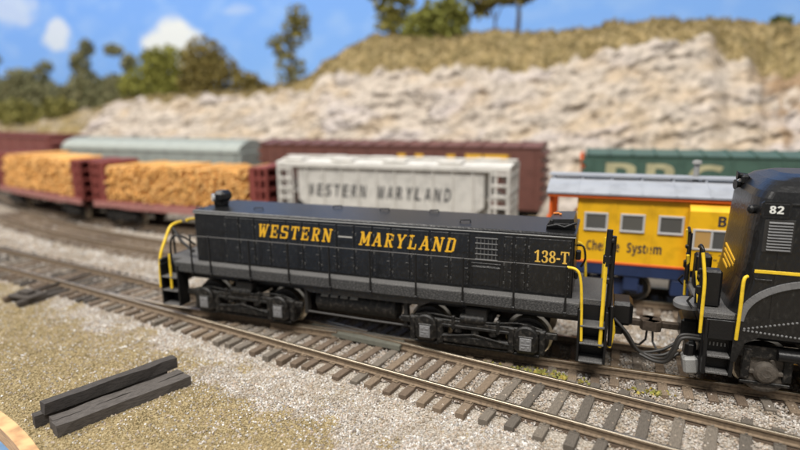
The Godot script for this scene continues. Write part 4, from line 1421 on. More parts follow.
	for x in [-70.9, 73.3]:
		b = mb()
		b.bb(x - 0.5, x + 0.5, 7.5, 18.6, -13.5, 13.5, 0.3)
		put(b, "end_sill", "black_clean", t)
	for s in [-1.0, 1.0]:
		step_well(t, 65.6, 72.2, s)
		step_well(t, -69.6, -62.6, s)
	# stanchions and hand rails
	for s in [-1.0, 1.0]:
		var z: float = s * 14.65
		for x in [-56.2, -48.8, -33.7, -19.6, -5.6, 7.6, 21.5, 35.0, 48.8, 62.0]:
			b = mb()
			b.tube([Vector3(x, 15.2, z), Vector3(x, 28.0, z)], 0.3, 6)
			b.box(Vector3(x, 15.4, z), Vector3(0.9, 1.2, 0.7), 0.15)
			b.box(Vector3(x, 27.95, z), Vector3(0.7, 0.7, 0.7), 0.2)
			put(b, "stanchion", "black_clean", t)
		b = mb()
		b.tube(bend([Vector3(-57.4, 27.3, z - s * 2.6), Vector3(-56.2, 27.6, z), Vector3(-48.8, 28.0, z), Vector3(0, 28.05, z), Vector3(62.0, 28.0, z)], 3), 0.17, 6)
		put(b, "hand_rail", "wire", t)
		b = mb()
		b.tube(bend([Vector3(62.0, 28.05, z), Vector3(64.2, 27.6, z), Vector3(65.3, 25.6, z), Vector3(65.9, 20.0, z), Vector3(66.4, 8.7, z)], 5), 0.36, 8)
		put(b, "grab_iron", "yellow", t)
		b = mb()
		b.tube([Vector3(71.0, 7.6, z - s * 0.3), Vector3(71.1, 30.0, z - s * 0.5)], 0.5, 8)
		put(b, "grab_iron", "yellow", t)
		b = mb()
		b.tube([Vector3(-65.6, 9.0, z), Vector3(-65.3, 21.0, z)], 0.45, 8)
		put(b, "grab_iron", "yellow", t)
		b = mb()
		b.tube(bend([Vector3(-64.6, 17.5, z), Vector3(-64.4, 26.0, z - s * 0.4), Vector3(-61.0, 27.0, z - s * 1.6), Vector3(-57.3, 24.0, z - s * 3.6)], 4), 0.36, 6)
		put(b, "stanchion", "black_clean", t)
		# curved yellow end rails at the far end
		b = mb()
		b.tube(bend([Vector3(-71.2, 8.6, s * 13.6), Vector3(-71.2, 18.6, s * 12.8), Vector3(-71.2, 24.5, s * 9.6), Vector3(-71.2, 28.6, s * 6.4), Vector3(-71.2, 29.2, s * 1.4)], 5), 0.5, 8)
		put(b, "end_rail", "yellow", t)
		b = mb()
		b.tube([Vector3(-71.0, 18.6, s * 5.8), Vector3(-71.0, 28.4, s * 6.0)], 0.4, 6)
		b.tube([Vector3(-71.0, 28.0, s * 6.0), Vector3(-66.0, 23.5, s * 7.5), Vector3(-60.0, 21.0, s * 9.0)], 0.55, 6)
		put(b, "end_post", "black_clean", t)
	# right end: folded drop step with its black clamp, and a loose yellow bar
	b = mb()
	b.tube([Vector3(71.3, 29.0, 14.0), Vector3(71.6, 38.2, 13.6)], 0.75, 8)
	b.box(Vector3(71.4, 30.6, 13.6), Vector3(2.0, 2.6, 2.0), 0.4)
	b.box(Vector3(71.9, 35.4, 13.2), Vector3(2.2, 1.4, 1.8), 0.4)
	b.tube([Vector3(72.4, 18.0, 12.2), Vector3(72.6, 36.4, 12.6)], 0.7, 8)
	b.bb(70.6, 72.4, 24.4, 26.0, 12.2, 14.4, 0.3)
	put(b, "end_post", "black_clean", t)
	b = mb()
	b.tube(bend([Vector3(72.6, 21.0, 6.0), Vector3(72.6, 16.0, 6.0), Vector3(73.6, 12.8, 6.6), Vector3(74.2, 9.0, 7.0), Vector3(73.4, 5.0, 7.6)], 4), 0.5, 8)
	put(b, "end_rail", "yellow", t)
	b = mb()
	b.tube([Vector3(72.7, 18.7, -6), Vector3(72.7, 30, -6)], 0.5, 6)
	b.tube([Vector3(72.7, 18.7, 2), Vector3(72.7, 27, 2)], 0.45, 6)
	b.tube(bend([Vector3(63.6, 31.4, 4), Vector3(65.4, 31.2, 4.4), Vector3(66.0, 28, 4.6), Vector3(65.0, 25.6, 4.4)], 4), 0.3, 6)
	b.box(Vector3(64.2, 29.0, 5.0), Vector3(1.4, 2.6, 1.6), 0.3)
	b.box(Vector3(64.0, 24.0, 7.0), Vector3(1.0, 2.2, 1.4), 0.3)
	put(b, "end_fittings", "black_clean", t)
	# air hoses under the right end
	b = mb()
	b.box(Vector3(76.0, 13.6, 1.0), Vector3(5.6, 6.6, 8.0), 0.9)
	b.box(Vector3(75.0, 9.2, 4.2), Vector3(3.4, 2.6, 2.0), 0.4)
	put(b, "coupler_pocket", "black_clean", t)
	coupler(t, 76.5, 1.0)
	coupler(t, -72.0, -1.0)
	for k in 3:
		b = mb()
		var zz := 5.2 - k * 1.6
		b.tube(bend([Vector3(74.2, 12.4, zz), Vector3(77.5, 9.2 - k, zz + 1.0), Vector3(81.0, 4.4 - k * 0.6, zz + 1.2), Vector3(86.5, 2.4 + k * 0.8, zz + 0.6), Vector3(90.5, 4.6 + k, zz - 0.4)], 6), 0.42, 8)
		put(b, "air_hose", "brake_hose", t)
	# headlight at the far end of the roof
	var h := part("headlight", t)
	b = mb()
	b.box(Vector3(-53.4, 37.0, 1.0), Vector3(3.6, 2.6, 4.4), 0.5)
	b.box(Vector3(-52.4, 39.3, 1.2), Vector3(4.6, 3.8, 5.6), 1.1)
	put(b, "housing", "black_clean", h)
	for k in [[-0.4, 3.0], [-0.2, 0.2]]:
		b = mb()
		b.lathe(Vector3(-54.0, 39.4 + k[0], k[1] + 0.9), Vector3(-0.6, 0, 0.8).normalized(), [[0.0, 1.35], [0.7, 1.3], [0.75, 1.0], [0.55, 0.0]], 14)
		put(b, "lens", "lens", h)
	b = mb()
	b.tube([Vector3(-56.8, 35.6, 9.6), Vector3(-56.8, 36.6, 9.6), Vector3(-54.4, 36.7, 9.6), Vector3(-54.4, 35.6, 9.6)], 0.18, 6)
	put(b, "lifting_handle", "wire", roof)
	# box on the near end of the roof
	var q := part("roof_box", t)
	b = mb()
	b.prism([Vector2(55.6, 35.7), Vector2(55.9, 37.2), Vector2(57.0, 38.6), Vector2(62.6, 38.9), Vector2(63.2, 36.0), Vector2(63.2, 35.7)], Vector3(0, 0, -6.0), Vector3.RIGHT, Vector3.UP, Vector3(0, 0, 12.4))
	put(b, "cover", "black", q)
	b = mb()
	b.box(Vector3(59.2, 36.9, 6.5), Vector3(6.0, 1.5, 0.5), 0.15)
	b.box(Vector3(57.0, 37.6, 6.6), Vector3(1.0, 1.8, 0.7), 0.2)
	b.tube([Vector3(55.8, 36.6, 6.8), Vector3(58.5, 37.3, 7.2), Vector3(60.4, 36.7, 7.0), Vector3(63.4, 38.0, 6.9)], 0.4, 6)
	put(b, "opening", "black_clean", q)
	b = mb()
	b.box(Vector3(57.6, 38.9, -1.2), Vector3(1.8, 0.5, 0.6), 0.15, Basis(Vector3.UP, 0.5))
	b.box(Vector3(58.8, 39.0, 0.4), Vector3(0.7, 0.5, 0.5), 0.15)
	put(b, "chipped_paint", "orange_bit", q)
	# tank and pipes between the trucks
	b = mb()
	b.lathe(Vector3(-13, 9.6, 8.6), Vector3.RIGHT, [[0.0, 0.0], [0.2, 2.4], [1.0, 3.5], [27.0, 3.5], [27.8, 2.4], [28.0, 0.0]], 20)
	b.bb(-15, 17, 9, 15, -9, 5, 0.5)
	var tank := put(b, "air_tank", "truck_black", t)
	for k in 4:
		b = mb()
		b.box(Vector3(-9.2 + k * 3.3, 12.0, 11.2), Vector3(2.5, 1.5, 0.3), 0.08, Basis(Vector3.RIGHT, -0.75))
		put(b, "plate", "pale_plate", tank)
	b = mb()
	b.tube([Vector3(-16, 6.0, 11.6), Vector3(4, 5.7, 11.9), Vector3(19, 5.4, 11.6)], 0.35, 6)
	put(b, "brake_pipe", "wire", t)
	for x in [-15.5, 17.5]:
		b = mb()
		b.bb(x - 0.6, x + 0.6, 5.2, 14.5, 9.8, 12.2, 0.2)
		put(b, "bracket", "underframe", t)
	for x in [-38.3, 38.3]:
		switcher_truck(t, x)

# ---------- black cab unit at the right ----------
func nose_front(y: float) -> float:
	return hlerp([[19.8, 6.0], [30, 7.5], [39, 8.1], [44, 8.4], [48, 8.8], [50.6, 10.8], [52.4, 15.0]], y)

func nose_ring(y: float) -> Array:
	var f := nose_front(y)
	var w := hlerp([[19.8, 15.2], [45, 15.2], [48.5, 14.6], [50.6, 12.9], [51.9, 10.0], [52.4, 7.0]], y)
	var wn := w * 0.42
	var cx := 2.6
	var pts := []
	pts.append(Vector3(190, y, w))
	for k in 9:
		var a := PI * 0.5 * k / 8.0
		pts.append(Vector3(f + cx * (1.0 - pow(sin(a), 1.2)), y, wn + (w - wn) * pow(cos(a), 0.8)))
	var m := []
	for p in pts:
		m.push_front(Vector3(p.x, p.y, -p.z))
	return pts + m

func cab_unit() -> void:
	# x runs back from the pilot face
	var t := thing("cab_locomotive", "tall black cab engine with a sloping nose and yellow stripe at the right edge", "locomotive", Vector3(93, 0, 0))
	var b := mb()
	var ys := [19.8, 22, 25, 28, 31, 34, 37, 40, 43, 45.5, 47.5, 49, 50.2, 51.2, 51.9, 52.4]
	var rings := []
	for y in ys:
		rings.append(nose_ring(y))
	for i in ys.size() - 1:
		var n: int = rings[i].size()
		for k in n:
			var j := (k + 1) % n
			var c: Vector3 = rings[i][k]
			b.quad(rings[i][k], rings[i][j], rings[i + 1][j], rings[i + 1][k], Vector3(c.x - 60.0 if c.x < 60.0 else (20.0 if k == n - 1 else 0.0), 4.0, c.z * 4.0))
	var top: Array = rings[ys.size() - 1]
	for k in top.size() - 1:
		b.tri(Vector3(60, 52.7, 0), top[k], top[k + 1], Vector3.UP)
	put(b, "body", "black", t)
	# seams and ledge on the side
	b = mb()
	b.bb(9.6, 190, 30.6, 31.35, 15.15, 15.4, 0.06)
	put(b, "stripe", "yellow", t)
	b = mb()
	b.bb(13.6, 14.0, 20, 46.5, 15.1, 15.32)
	b.bb(9.4, 190, 46.2, 46.7, 15.0, 15.45, 0.1)
	b.bb(28.0, 28.4, 20, 46.5, 15.1, 15.32)
	b.bb(9.8, 13.2, 28.9, 29.3, 15.1, 15.6, 0.08)
	put(b, "seam", "black", t)
	# number board
	var nb := part("number_board", t)
	b = mb()
	b.prism([Vector2(9.4, 44.0), Vector2(9.9, 43.4), Vector2(14.6, 43.4), Vector2(15.1, 44.0), Vector2(15.1, 46.6), Vector2(14.6, 47.1), Vector2(9.9, 47.1), Vector2(9.4, 46.6)], Vector3(0, 0, 15.0), Vector3.RIGHT, Vector3.UP, Vector3(0, 0, 0.55))
	put(b, "frame", "black", nb)
	b = mb()
	b.bb(9.9, 14.6, 43.9, 46.6, 15.0, 15.62, 0.1)
	put(b, "panel", "black_clean", nb)
	put(text_mesh("82", "Droid Sans", true, 10.9, 13.6, 44.4, 46.1, 15.63, 0.06), "lettering", "number_white", nb)
	b = mb()
	b.lathe(Vector3(8.9, 44.6, 11.6), Vector3(-0.85, 0, 0.5).normalized(), [[-0.5, 1.1], [1.0, 1.0], [1.4, 0.6], [1.5, 0.0]], 12)
	put(b, "marker_lamp", "black_clean", t)
	# louvred grille
	var g := part("grille", t)
	b = mb()
	b.bb(10.4, 16.2, 35.6, 43.0, 15.1, 15.35, 0.06)
	put(b, "frame", "underframe", g)
	for k in 10:
		b = mb()
		b.box(Vector3(13.5, 36.2 + k * 0.68, 15.5), Vector3(4.6, 0.2, 0.55), 0.05, Basis(Vector3.RIGHT, 0.6))
		put(b, "slat", "arc_gray", g)
	# yellow chevron bars round the nose corner
	for k in 4:
		b = mb()
		var len_ := 14.0 - k * 2.7
		var y := 32.4 - k * 1.45
		var f := nose_front(y - len_ * 0.06)
		b.box(Vector3(f + 0.02, y - len_ * 0.06, -6.0 + minf(len_, 12.0) * 0.5), Vector3(0.5, 0.6, minf(len_, 12.0)), 0.05, Basis(Vector3.RIGHT, 0.14))
		put(b, "chevron", "letter_yellow", t)
	# sweeping grey rib
	var arc := bend([Vector3(7.9, 19.0, 0), Vector3(8.6, 22.0, 0), Vector3(10.6, 24.8, 0), Vector3(14.2, 27.2, 0), Vector3(19.5, 28.8, 0), Vector3(30, 29.6, 0)], 5)
	b = mb()
	for i in arc.size() - 1:
		var p: Vector3 = arc[i]
		var q: Vector3 = arc[i + 1]
		var d := (q - p).normalized()
		var nn := Vector3(-d.y, d.x, 0) * 0.72
		var z := Vector3(0, 0, 15.1)
		var z2_ := Vector3(0, 0, 15.7)
		b.quad(p + nn + z2_, q + nn + z2_, q - nn + z2_, p - nn + z2_, Vector3(0, 0, 1))
		b.quad(p + nn + z, q + nn + z, q + nn + z2_, p + nn + z2_, nn)
		b.quad(p - nn + z, q - nn + z, q - nn + z2_, p - nn + z2_, -nn)
	put(b, "curved_rib", "arc_gray", t)
	# rows of rivets on the skirt
	b = mb()
	for k in 26:
		var f := k / 25.0
		b.lathe(Vector3(lerpf(9.0, 30.0, f), lerpf(17.0, 22.6, f), 15.3), Vector3(0, 0, 1), [[0.0, 0.3], [0.15, 0.2], [0.2, 0.0]], 6)
		b.lathe(Vector3(lerpf(9.0, 30.0, f), lerpf(16.6, 15.6, f), 15.3), Vector3(0, 0, 1), [[0.0, 0.3], [0.15, 0.2], [0.2, 0.0]], 6)
	put(b, "rivets", "arc_gray", t)
	for s in [-1.0, 1.0]:
		b = mb()
		b.prism([Vector2(7.8, 20.0), Vector2(190, 20.0), Vector2(190, 14.8), Vector2(46, 14.8), Vector2(42, 15.2), Vector2(12, 15.2), Vector2(9.4, 13.4), Vector2(8.0, 8.6), Vector2(7.0, 8.6), Vector2(7.0, 20.0)], Vector3(0, 0, s * 14.8 - 0.5), Vector3.RIGHT, Vector3.UP, Vector3(0, 0, 1.0))
		put(b, "skirt", "black", t)
	# porch
	b = mb()
	b.bb(0, 9.0, 18.4, 20.0, -14.6, 14.6, 0.25)
	put(b, "porch_deck", "deck_dust", t)
	b = mb()
	b.bb(1.0, 2.0, 2.6, 18.4, -12.6, 12.6, 0.3)
	b.bb(0.4, 1.2, 1.8, 7.0, -11.0, 11.0, 0.3)
	put(b, "pilot", "black_clean", t)
	b = mb()
	b.bb(5, 188, 12, 18.4, -8.5, 8.5, 0.4)
	put(b, "frame", "underframe", t)
	for s in [-1.0, 1.0]:
		var w := part("steps", t)
		b = mb()
		b.prism([Vector2(1.6, 18.4), Vector2(7.4, 18.4), Vector2(7.4, 5.0), Vector2(2.4, 5.0)], Vector3(0, 0, s * 12.0 - 0.4), Vector3.RIGHT, Vector3.UP, Vector3(0, 0, 0.8))
		b.bb(1.2, 2.0, 4.4, 18.4, minf(s * 11.6, s * 15.0), maxf(s * 11.6, s * 15.0), 0.15)
		b.bb(7.0, 7.8, 4.4, 18.4, minf(s * 11.6, s * 15.0), maxf(s * 11.6, s * 15.0), 0.15)
		b.bb(1.6, 7.4, 13.6, 18.4, s * 14.7 - 0.3, s * 14.7 + 0.3, 0.1)
		put(b, "side_plate", "black_clean", w)
		for y in [5.0, 9.2]:
			b = mb()
			b.bb(2.1, 6.9, y - 0.3, y + 0.3, minf(s * 12.0, s * 15.1), maxf(s * 12.0, s * 15.1), 0.12)
			put(b, "tread", "deck_dust", w)
		b = mb()
		for k in 5:
			b.box(Vector3(2.9 + k * 0.8, 11.4, s * 12.5), Vector3(0.28, 0.9, 0.1))
		put(b, "grip_plate", "pale_plate", w)
		b = mb()
		var gx := 7.6 if s > 0 else 11.0
		b.tube(bend([Vector3(gx, 14.2, s * 15.4), Vector3(gx, 22, s * 15.9), Vector3(gx, 28.6, s * 15.9), Vector3(gx + 0.8, 29.6, s * 15.2)], 4), 0.4, 8)
		put(b, "grab_iron", "yellow", t)
		b = mb()
		b.tube(bend([Vector3(0.2, 14.6, s * 14.4), Vector3(0.1, 22, s * 14.6), Vector3(0.0, 28.0, s * 14.4), Vector3(-0.8, 34.0, s * 13.6)], 4), 0.4, 8)
		put(b, "grab_iron", "yellow", t)
		b = mb()
		b.tube(bend([Vector3(-0.8, 28.0, s * 8.0), Vector3(-0.4, 25.0, s * 8.6), Vector3(0.0, 20.4, s * 9.4)], 4), 0.4, 8)
		put(b, "end_rail", "yellow", t)
		b = mb()
		b.tube(bend([Vector3(-0.3, 19.8, s * 12.0), Vector3(-0.3, 32.0, s * 12.2), Vector3(-0.8, 35.0, s * 11.0), Vector3(-0.8, 34.2, s * 8.2)], 4), 0.42, 6)
		b.tube([Vector3(-0.4, 19.8, s * 8.4), Vector3(-0.4, 34.0, s * 8.6)], 0.42, 6)
		b.tube([Vector3(-0.5, 27.5, s * 12.2), Vector3(-0.5, 27.2, s * 8.4)], 0.35, 6)
		b.box(Vector3(-0.6, 24.5, s * 12.0), Vector3(1.2, 2.2, 1.4), 0.3)
		b.box(Vector3(-0.6, 29.4, s * 12.2), Vector3(1.0, 1.2, 1.2), 0.3)
		b.tube([Vector3(-1.4, 22.0, s * 9.0), Vector3(-2.4, 20.5, s * 9.2), Vector3(-1.2, 19.0, s * 10.0)], 0.3, 6)
		put(b, "end_post", "black_clean", t)
	b = mb()
	b.bb(0.6, 4.4, 20.0, 29.2, 7.6, 11.0, 0.5)
	b.bb(0.6, 4.4, 20.0, 29.2, -8.0, -3.6, 0.5)
	put(b, "cable_box", "black_clean", t)
	b = mb()
	b.lathe(Vector3(-1.6, 18.6, 5.4), Vector3.UP, [[-0.7, 0.0], [-0.7, 3.4], [0.4, 3.5], [0.9, 3.2], [0.95, 0.0]], 22)
	put(b, "drop_step", "arc_gray", t)
	# coupler pocket, snow plough end and hoses
	b = mb()
	b.box(Vector3(-0.6, 11.2, 1.0), Vector3(4.0, 6.0, 8.0), 0.6)
	b.box(Vector3(-0.8, 7.4, 8.4), Vector3(2.6, 6.0, 5.0), 0.8)
	put(b, "coupler_pocket", "black_clean", t)
	b = mb()
	b.box(Vector3(-0.6, 4.6, 9.6), Vector3(3.4, 4.4, 5.0), 0.6, Basis(Vector3(0, 0, 1), 0.15))
	put(b, "snow_plough", "pale_plate", t)
	coupler(t, -2.2, -1.0)
	for k in 2:
		b = mb()
		b.tube(bend([Vector3(1.2, 11.6, 11.2 - k * 2.0), Vector3(-3.0, 11.4, 11.4 - k * 2.0), Vector3(-4.4, 7.8, 11.4 - k * 2.2), Vector3(-5.8, 4.4, 10.4 - k * 2.0), Vector3(-8.5, 3.4, 9.0 - k * 2.0), Vector3(-12.0, 4.2, 7.6 - k * 2.0)], 6), 0.45, 8)
		put(b, "air_hose", "brake_hose", t)
	# horn, bell and lamp on the front of the roof
	b = mb()
	b.box(Vector3(9.6, 49.6, -3.4), Vector3(1.8, 2.4, 2.2), 0.5)
	b.lathe(Vector3(8.8, 48.2, -4.4), Vector3(-1, 0, 0.2).normalized(), [[-1.2, 0.5], [0.6, 0.8], [1.2, 1.3], [1.2, 0.0]], 12)
	b.lathe(Vector3(9.2, 50.4, -5.0), Vector3(-1, 0, 0), [[-1.2, 0.5], [0.6, 0.8], [1.2, 1.2], [1.2, 0.0]], 12)
	put(b, "horn", "black_clean", t)
	# trucks
	for x in [31.0, 160.0]:
		var tr := part("truck", t, Vector3(x, 0, 0))
		for s in [-1.0, 1.0]:
			var z0: float = 11.9 if s > 0 else -13.3
			b = mb()
			b.prism([Vector2(-24, 9.6), Vector2(-11, 9.6), Vector2(-8, 7.6), Vector2(8, 7.6), Vector2(11, 9.6), Vector2(24, 9.6), Vector2(24, 12.4), Vector2(-24, 12.4)], Vector3(0, 0, z0), Vector3.RIGHT, Vector3.UP, Vector3(0, 0, 1.4))
			for k in [-1.0, 1.0]:
				b.bb(k * 16 - 5.2, k * 16 - 3.4, 4.0, 11.6, z0, z0 + 1.5, 0.2)
				b.bb(k * 16 + 3.4, k * 16 + 5.2, 4.0, 11.6, z0, z0 + 1.5, 0.2)
				b.bb(k * 16 - 5.2, k * 16 + 5.2, 2.6, 3.4, z0 + 0.2, z0 + 1.2, 0.15)
			b.bb(-7, 7, 3.2, 7.0, z0 + 0.2, z0 + 1.3, 0.3)
			put(b, "side_frame", "truck_black", tr)
			for k in [-1.0, 1.0]:
				b = mb()
				b.lathe(Vector3(k * 16, 5.9, z0 + 0.7 - s * 1.0), Vector3(0, 0, s), [[0.0, 5.2], [0.8, 5.2], [1.1, 4.4], [1.0, 2.8], [1.7, 2.6], [2.3, 2.0], [2.5, 0.9], [2.3, 0.0]], 20)
				b.box(Vector3(k * 16, 5.9, z0 + 0.7 + s * 0.3), Vector3(7.2, 1.2, 1.0), 0.3)
				b.box(Vector3(k * 16 + 1.4, 8.0, z0 + 0.7 + s * 0.2), Vector3(1.0, 3.0, 1.0), 0.3, Basis(Vector3(0, 0, 1), 0.4))
				put(b, "journal_box", "dirty_wheel", tr)
				b = mb()
				b.lathe(Vector3(k * 10 - 1.0, 11.0, z0 + 0.7 + s * 1.4), Vector3.RIGHT, [[-3.4, 0.0], [-3.4, 1.3], [2.6, 1.4], [3.4, 0.8], [3.4, 0.0]], 12)
				put(b, "brake_cylinder", "black_clean", tr)
		for k in [-1.0, 1.0]:
			for s in [-1.0, 1.0]:
				wheel(tr, Vector3(k * 16, 5.9, s * 8.75), 5.9, "dirty_wheel")
		b = mb()
		b.bb(-5, 5, 6, 12, -11, 11, 0.4)
		for k in [-1.0, 1.0]:
			b.tube([Vector3(k * 16, 5.9, -8), Vector3(k * 16, 5.9, 8)], 1.4, 10)
		put(b, "bolster", "underframe", tr)

# ---------- yellow caboose ----------
func caboose() -> void:
	var t := thing("caboose", "bright yellow caboose with grey roof, orange trim and blue underframe behind the coupled engines", "caboose", Vector3(52, 0, -58.5))
	var W := 14.6
	var b := mb()
	b.bb(9.4, 112, 14.6, 37.6, -W, W, 0.2)
	put(b, "body", "caboose_yellow", t)
	b = mb()
	b.bb(9.0, 112.5, 14.2, 15.0, -W - 0.2, W + 0.2, 0.1)
	b.bb(-0.6, 122, 37.2, 38.5, -W - 1.4, W + 1.4, 0.2)
	put(b, "trim", "caboose_orange", t)
	b = mb()
	b.bb(0, 121, 10.2, 14.2, -W, W, 0.2)
	b.bb(26, 31, 5.0, 10.2, 8, 14.2, 0.3)
	b.bb(41, 48, 4.4, 10.2, 8, 14.4, 0.4)
	b.bb(52, 62, 4.4, 10.2, 8, 14.4, 0.4)
	put(b, "underframe", "caboose_blue", t)
	# arched roof made of panels between raised seams
	var prof := [Vector2(-16.4, 38.4), Vector2(-16.4, 39.0), Vector2(-11, 41.0), Vector2(-5, 42.2), Vector2(5, 42.2), Vector2(11, 41.0), Vector2(16.4, 39.0), Vector2(16.4, 38.4)]
	for k in 12:
		b = mb()
		b.prism(prof, Vector3(-1.0 + k * 10.3, 0, 0), Vector3(0, 0, 1), Vector3.UP, Vector3(10.0, 0, 0))
		put(b, "roof_panel", "roof_gray", t)
		b = mb()
		var p2 := []
		for q in prof:
			p2.append(Vector2(q.x * 1.005, q.y + (0.16 if q.y > 38.9 else 0.0)))
		b.prism(p2, Vector3(9.0 + k * 10.3, 0, 0), Vector3(0, 0, 1), Vector3.UP, Vector3(0.5, 0, 0))
		put(b, "roof_seam", "roof_gray", t)
	b = mb()
	b.bb(-1.5, 123, 43.2, 43.9, -3.2, 3.2, 0.1)
	for k in 13:
		b.bb(k * 10.0, k * 10.0 + 0.6, 42.0, 43.2, -3.0, 3.0)
	put(b, "running_board", "roof_gray", t)
	b = mb()
	b.tube([Vector3(47.4, 41, 0), Vector3(47.4, 48.4, 0)], 0.9, 10)
	b.lathe(Vector3(47.4, 48.2, 0), Vector3.UP, [[0.0, 0.9], [0.2, 1.6], [1.2, 1.4], [1.5, 0.0]], 12)
	put(b, "smoke_pipe", "pale_plate", t)
	for x in [10.2, 21.7, 33.4, 68.0, 80.0, 92.0]:
		b = mb()
		b.bb(x - 0.35, x + 0.35, 15.0, 37.2, W - 0.1, W + 0.14, 0.05)
		put(b, "side_seam", "caboose_yellow", t)
	# windows
	for s in [-1.0, 1.0]:
		for x in [15.85, 27.55, 39.4]:
			var w := part("window", t)
			b = mb()
			var y := 29.0
			var z: float = s * (W + 0.1)
			b.box(Vector3(x, y + 2.85, z), Vector3(7.8, 0.7, 0.7), 0.1)
			b.box(Vector3(x, y - 2.85, z), Vector3(7.8, 0.7, 0.9), 0.1)
			b.box(Vector3(x - 3.55, y, z), Vector3(0.7, 5.0, 0.7), 0.1)
			b.box(Vector3(x + 3.55, y, z), Vector3(0.7, 5.0, 0.7), 0.1)
			put(b, "frame", "window_frame", w)
			b = mb()
			b.box(Vector3(x, y, s * (W + 0.06)), Vector3(6.4, 5.0, 0.2))
			put(b, "pane", "window_gray", w)
		# bay window
		var bay := part("bay", t)
		b = mb()
		b.prism([Vector2(s * W, 14.9), Vector2(s * (W + 2.8), 14.9), Vector2(s * (W + 2.8), 34.6), Vector2(s * W, 37.0)], Vector3(44.4, 0, 0), Vector3(0, 0, 1), Vector3.UP, Vector3(19, 0, 0))
		put(b, "bay_wall", "caboose_yellow", bay)
		var zb: float = s * (W + 2.85)
		b = mb()
		b.box(Vector3(48.6, 25.4, zb), Vector3(4.4, 5.6, 0.2))
		put(b, "window_blind", "window_tan", bay)
		b = mb()
		b.box(Vector3(54.3, 25.4, zb), Vector3(5.4, 5.6, 0.2))
		put(b, "pane", "window_gray", bay)
		b = mb()
		for x in [46.0, 51.2, 57.4]:
			b.box(Vector3(x, 25.4, zb), Vector3(0.7, 6.8, 0.6), 0.1)
		b.box(Vector3(51.7, 28.5, zb), Vector3(12.0, 0.6, 0.62), 0.1)
		b.box(Vector3(51.7, 22.3, zb), Vector3(12.0, 0.6, 0.62), 0.1)
		put(b, "window_frame", "window_frame", bay)
	put(text_mesh("Chessie", "Droid Sans", true, 13.2, 24.0, 18.6, 22.4, W + 0.03, 0.06), "lettering", "letter_blue", t)
	put(text_mesh("System", "Droid Sans", true, 26.4, 37.2, 17.6, 22.2, W + 0.03, 0.06), "lettering", "letter_blue", t)
	put(text_mesh("B&O", "Droid Sans", true, 52.6, 61.5, 30.0, 33.4, W + 2.83, 0.06), "lettering", "letter_blue", t)
	put(text_mesh("C-3", "Droid Sans", false, 49.6, 55.6, 17.8, 20.8, W + 2.83, 0.06), "lettering", "letter_blue", t)
	# end platform with orange posts
	b = mb()
	b.bb(-0.5, 9.6, 13.4, 14.6, -W, W, 0.15)
	put(b, "platform", "caboose_blue", t)
	for s in [-1.0, 1.0]:
		b = mb()
		b.tube([Vector3(0.4, 14.0, s * 14.0), Vector3(0.4, 37.6, s * 14.0)], 0.6, 8)
		b.tube([Vector3(0.4, 25.0, s * 14.0), Vector3(0.4, 25.0, s * 4.0)], 0.45, 6)
		b.tube([Vector3(0.4, 20.0, s * 14.0), Vector3(0.4, 20.0, s * 4.0)], 0.45, 6)
		b.tube([Vector3(0.4, 14.0, s * 4.6), Vector3(0.4, 38.0, s * 4.6)], 0.5, 6)
		b.tube([Vector3(8.8, 15.0, s * 13.8), Vector3(7.4, 20.0, s * 14.4), Vector3(7.4, 27.0, s * 14.4), Vector3(8.8, 29.0, s * 14.0)], 0.4, 6)
		put(b, "end_post", "caboose_orange", t)
	b = mb()
	b.lathe(Vector3(-0.6, 26.0, 5.0), Vector3(-1, 0, 0), [[0.0, 2.8], [0.5, 3.0], [0.9, 2.8], [0.5, 2.3], [0.0, 2.5]], 16)
	put(b, "brake_wheel", "caboose_orange", t)
	freight_truck(t, 20.0, "caboose_blue")
	freight_truck(t, 100.0, "caboose_blue")

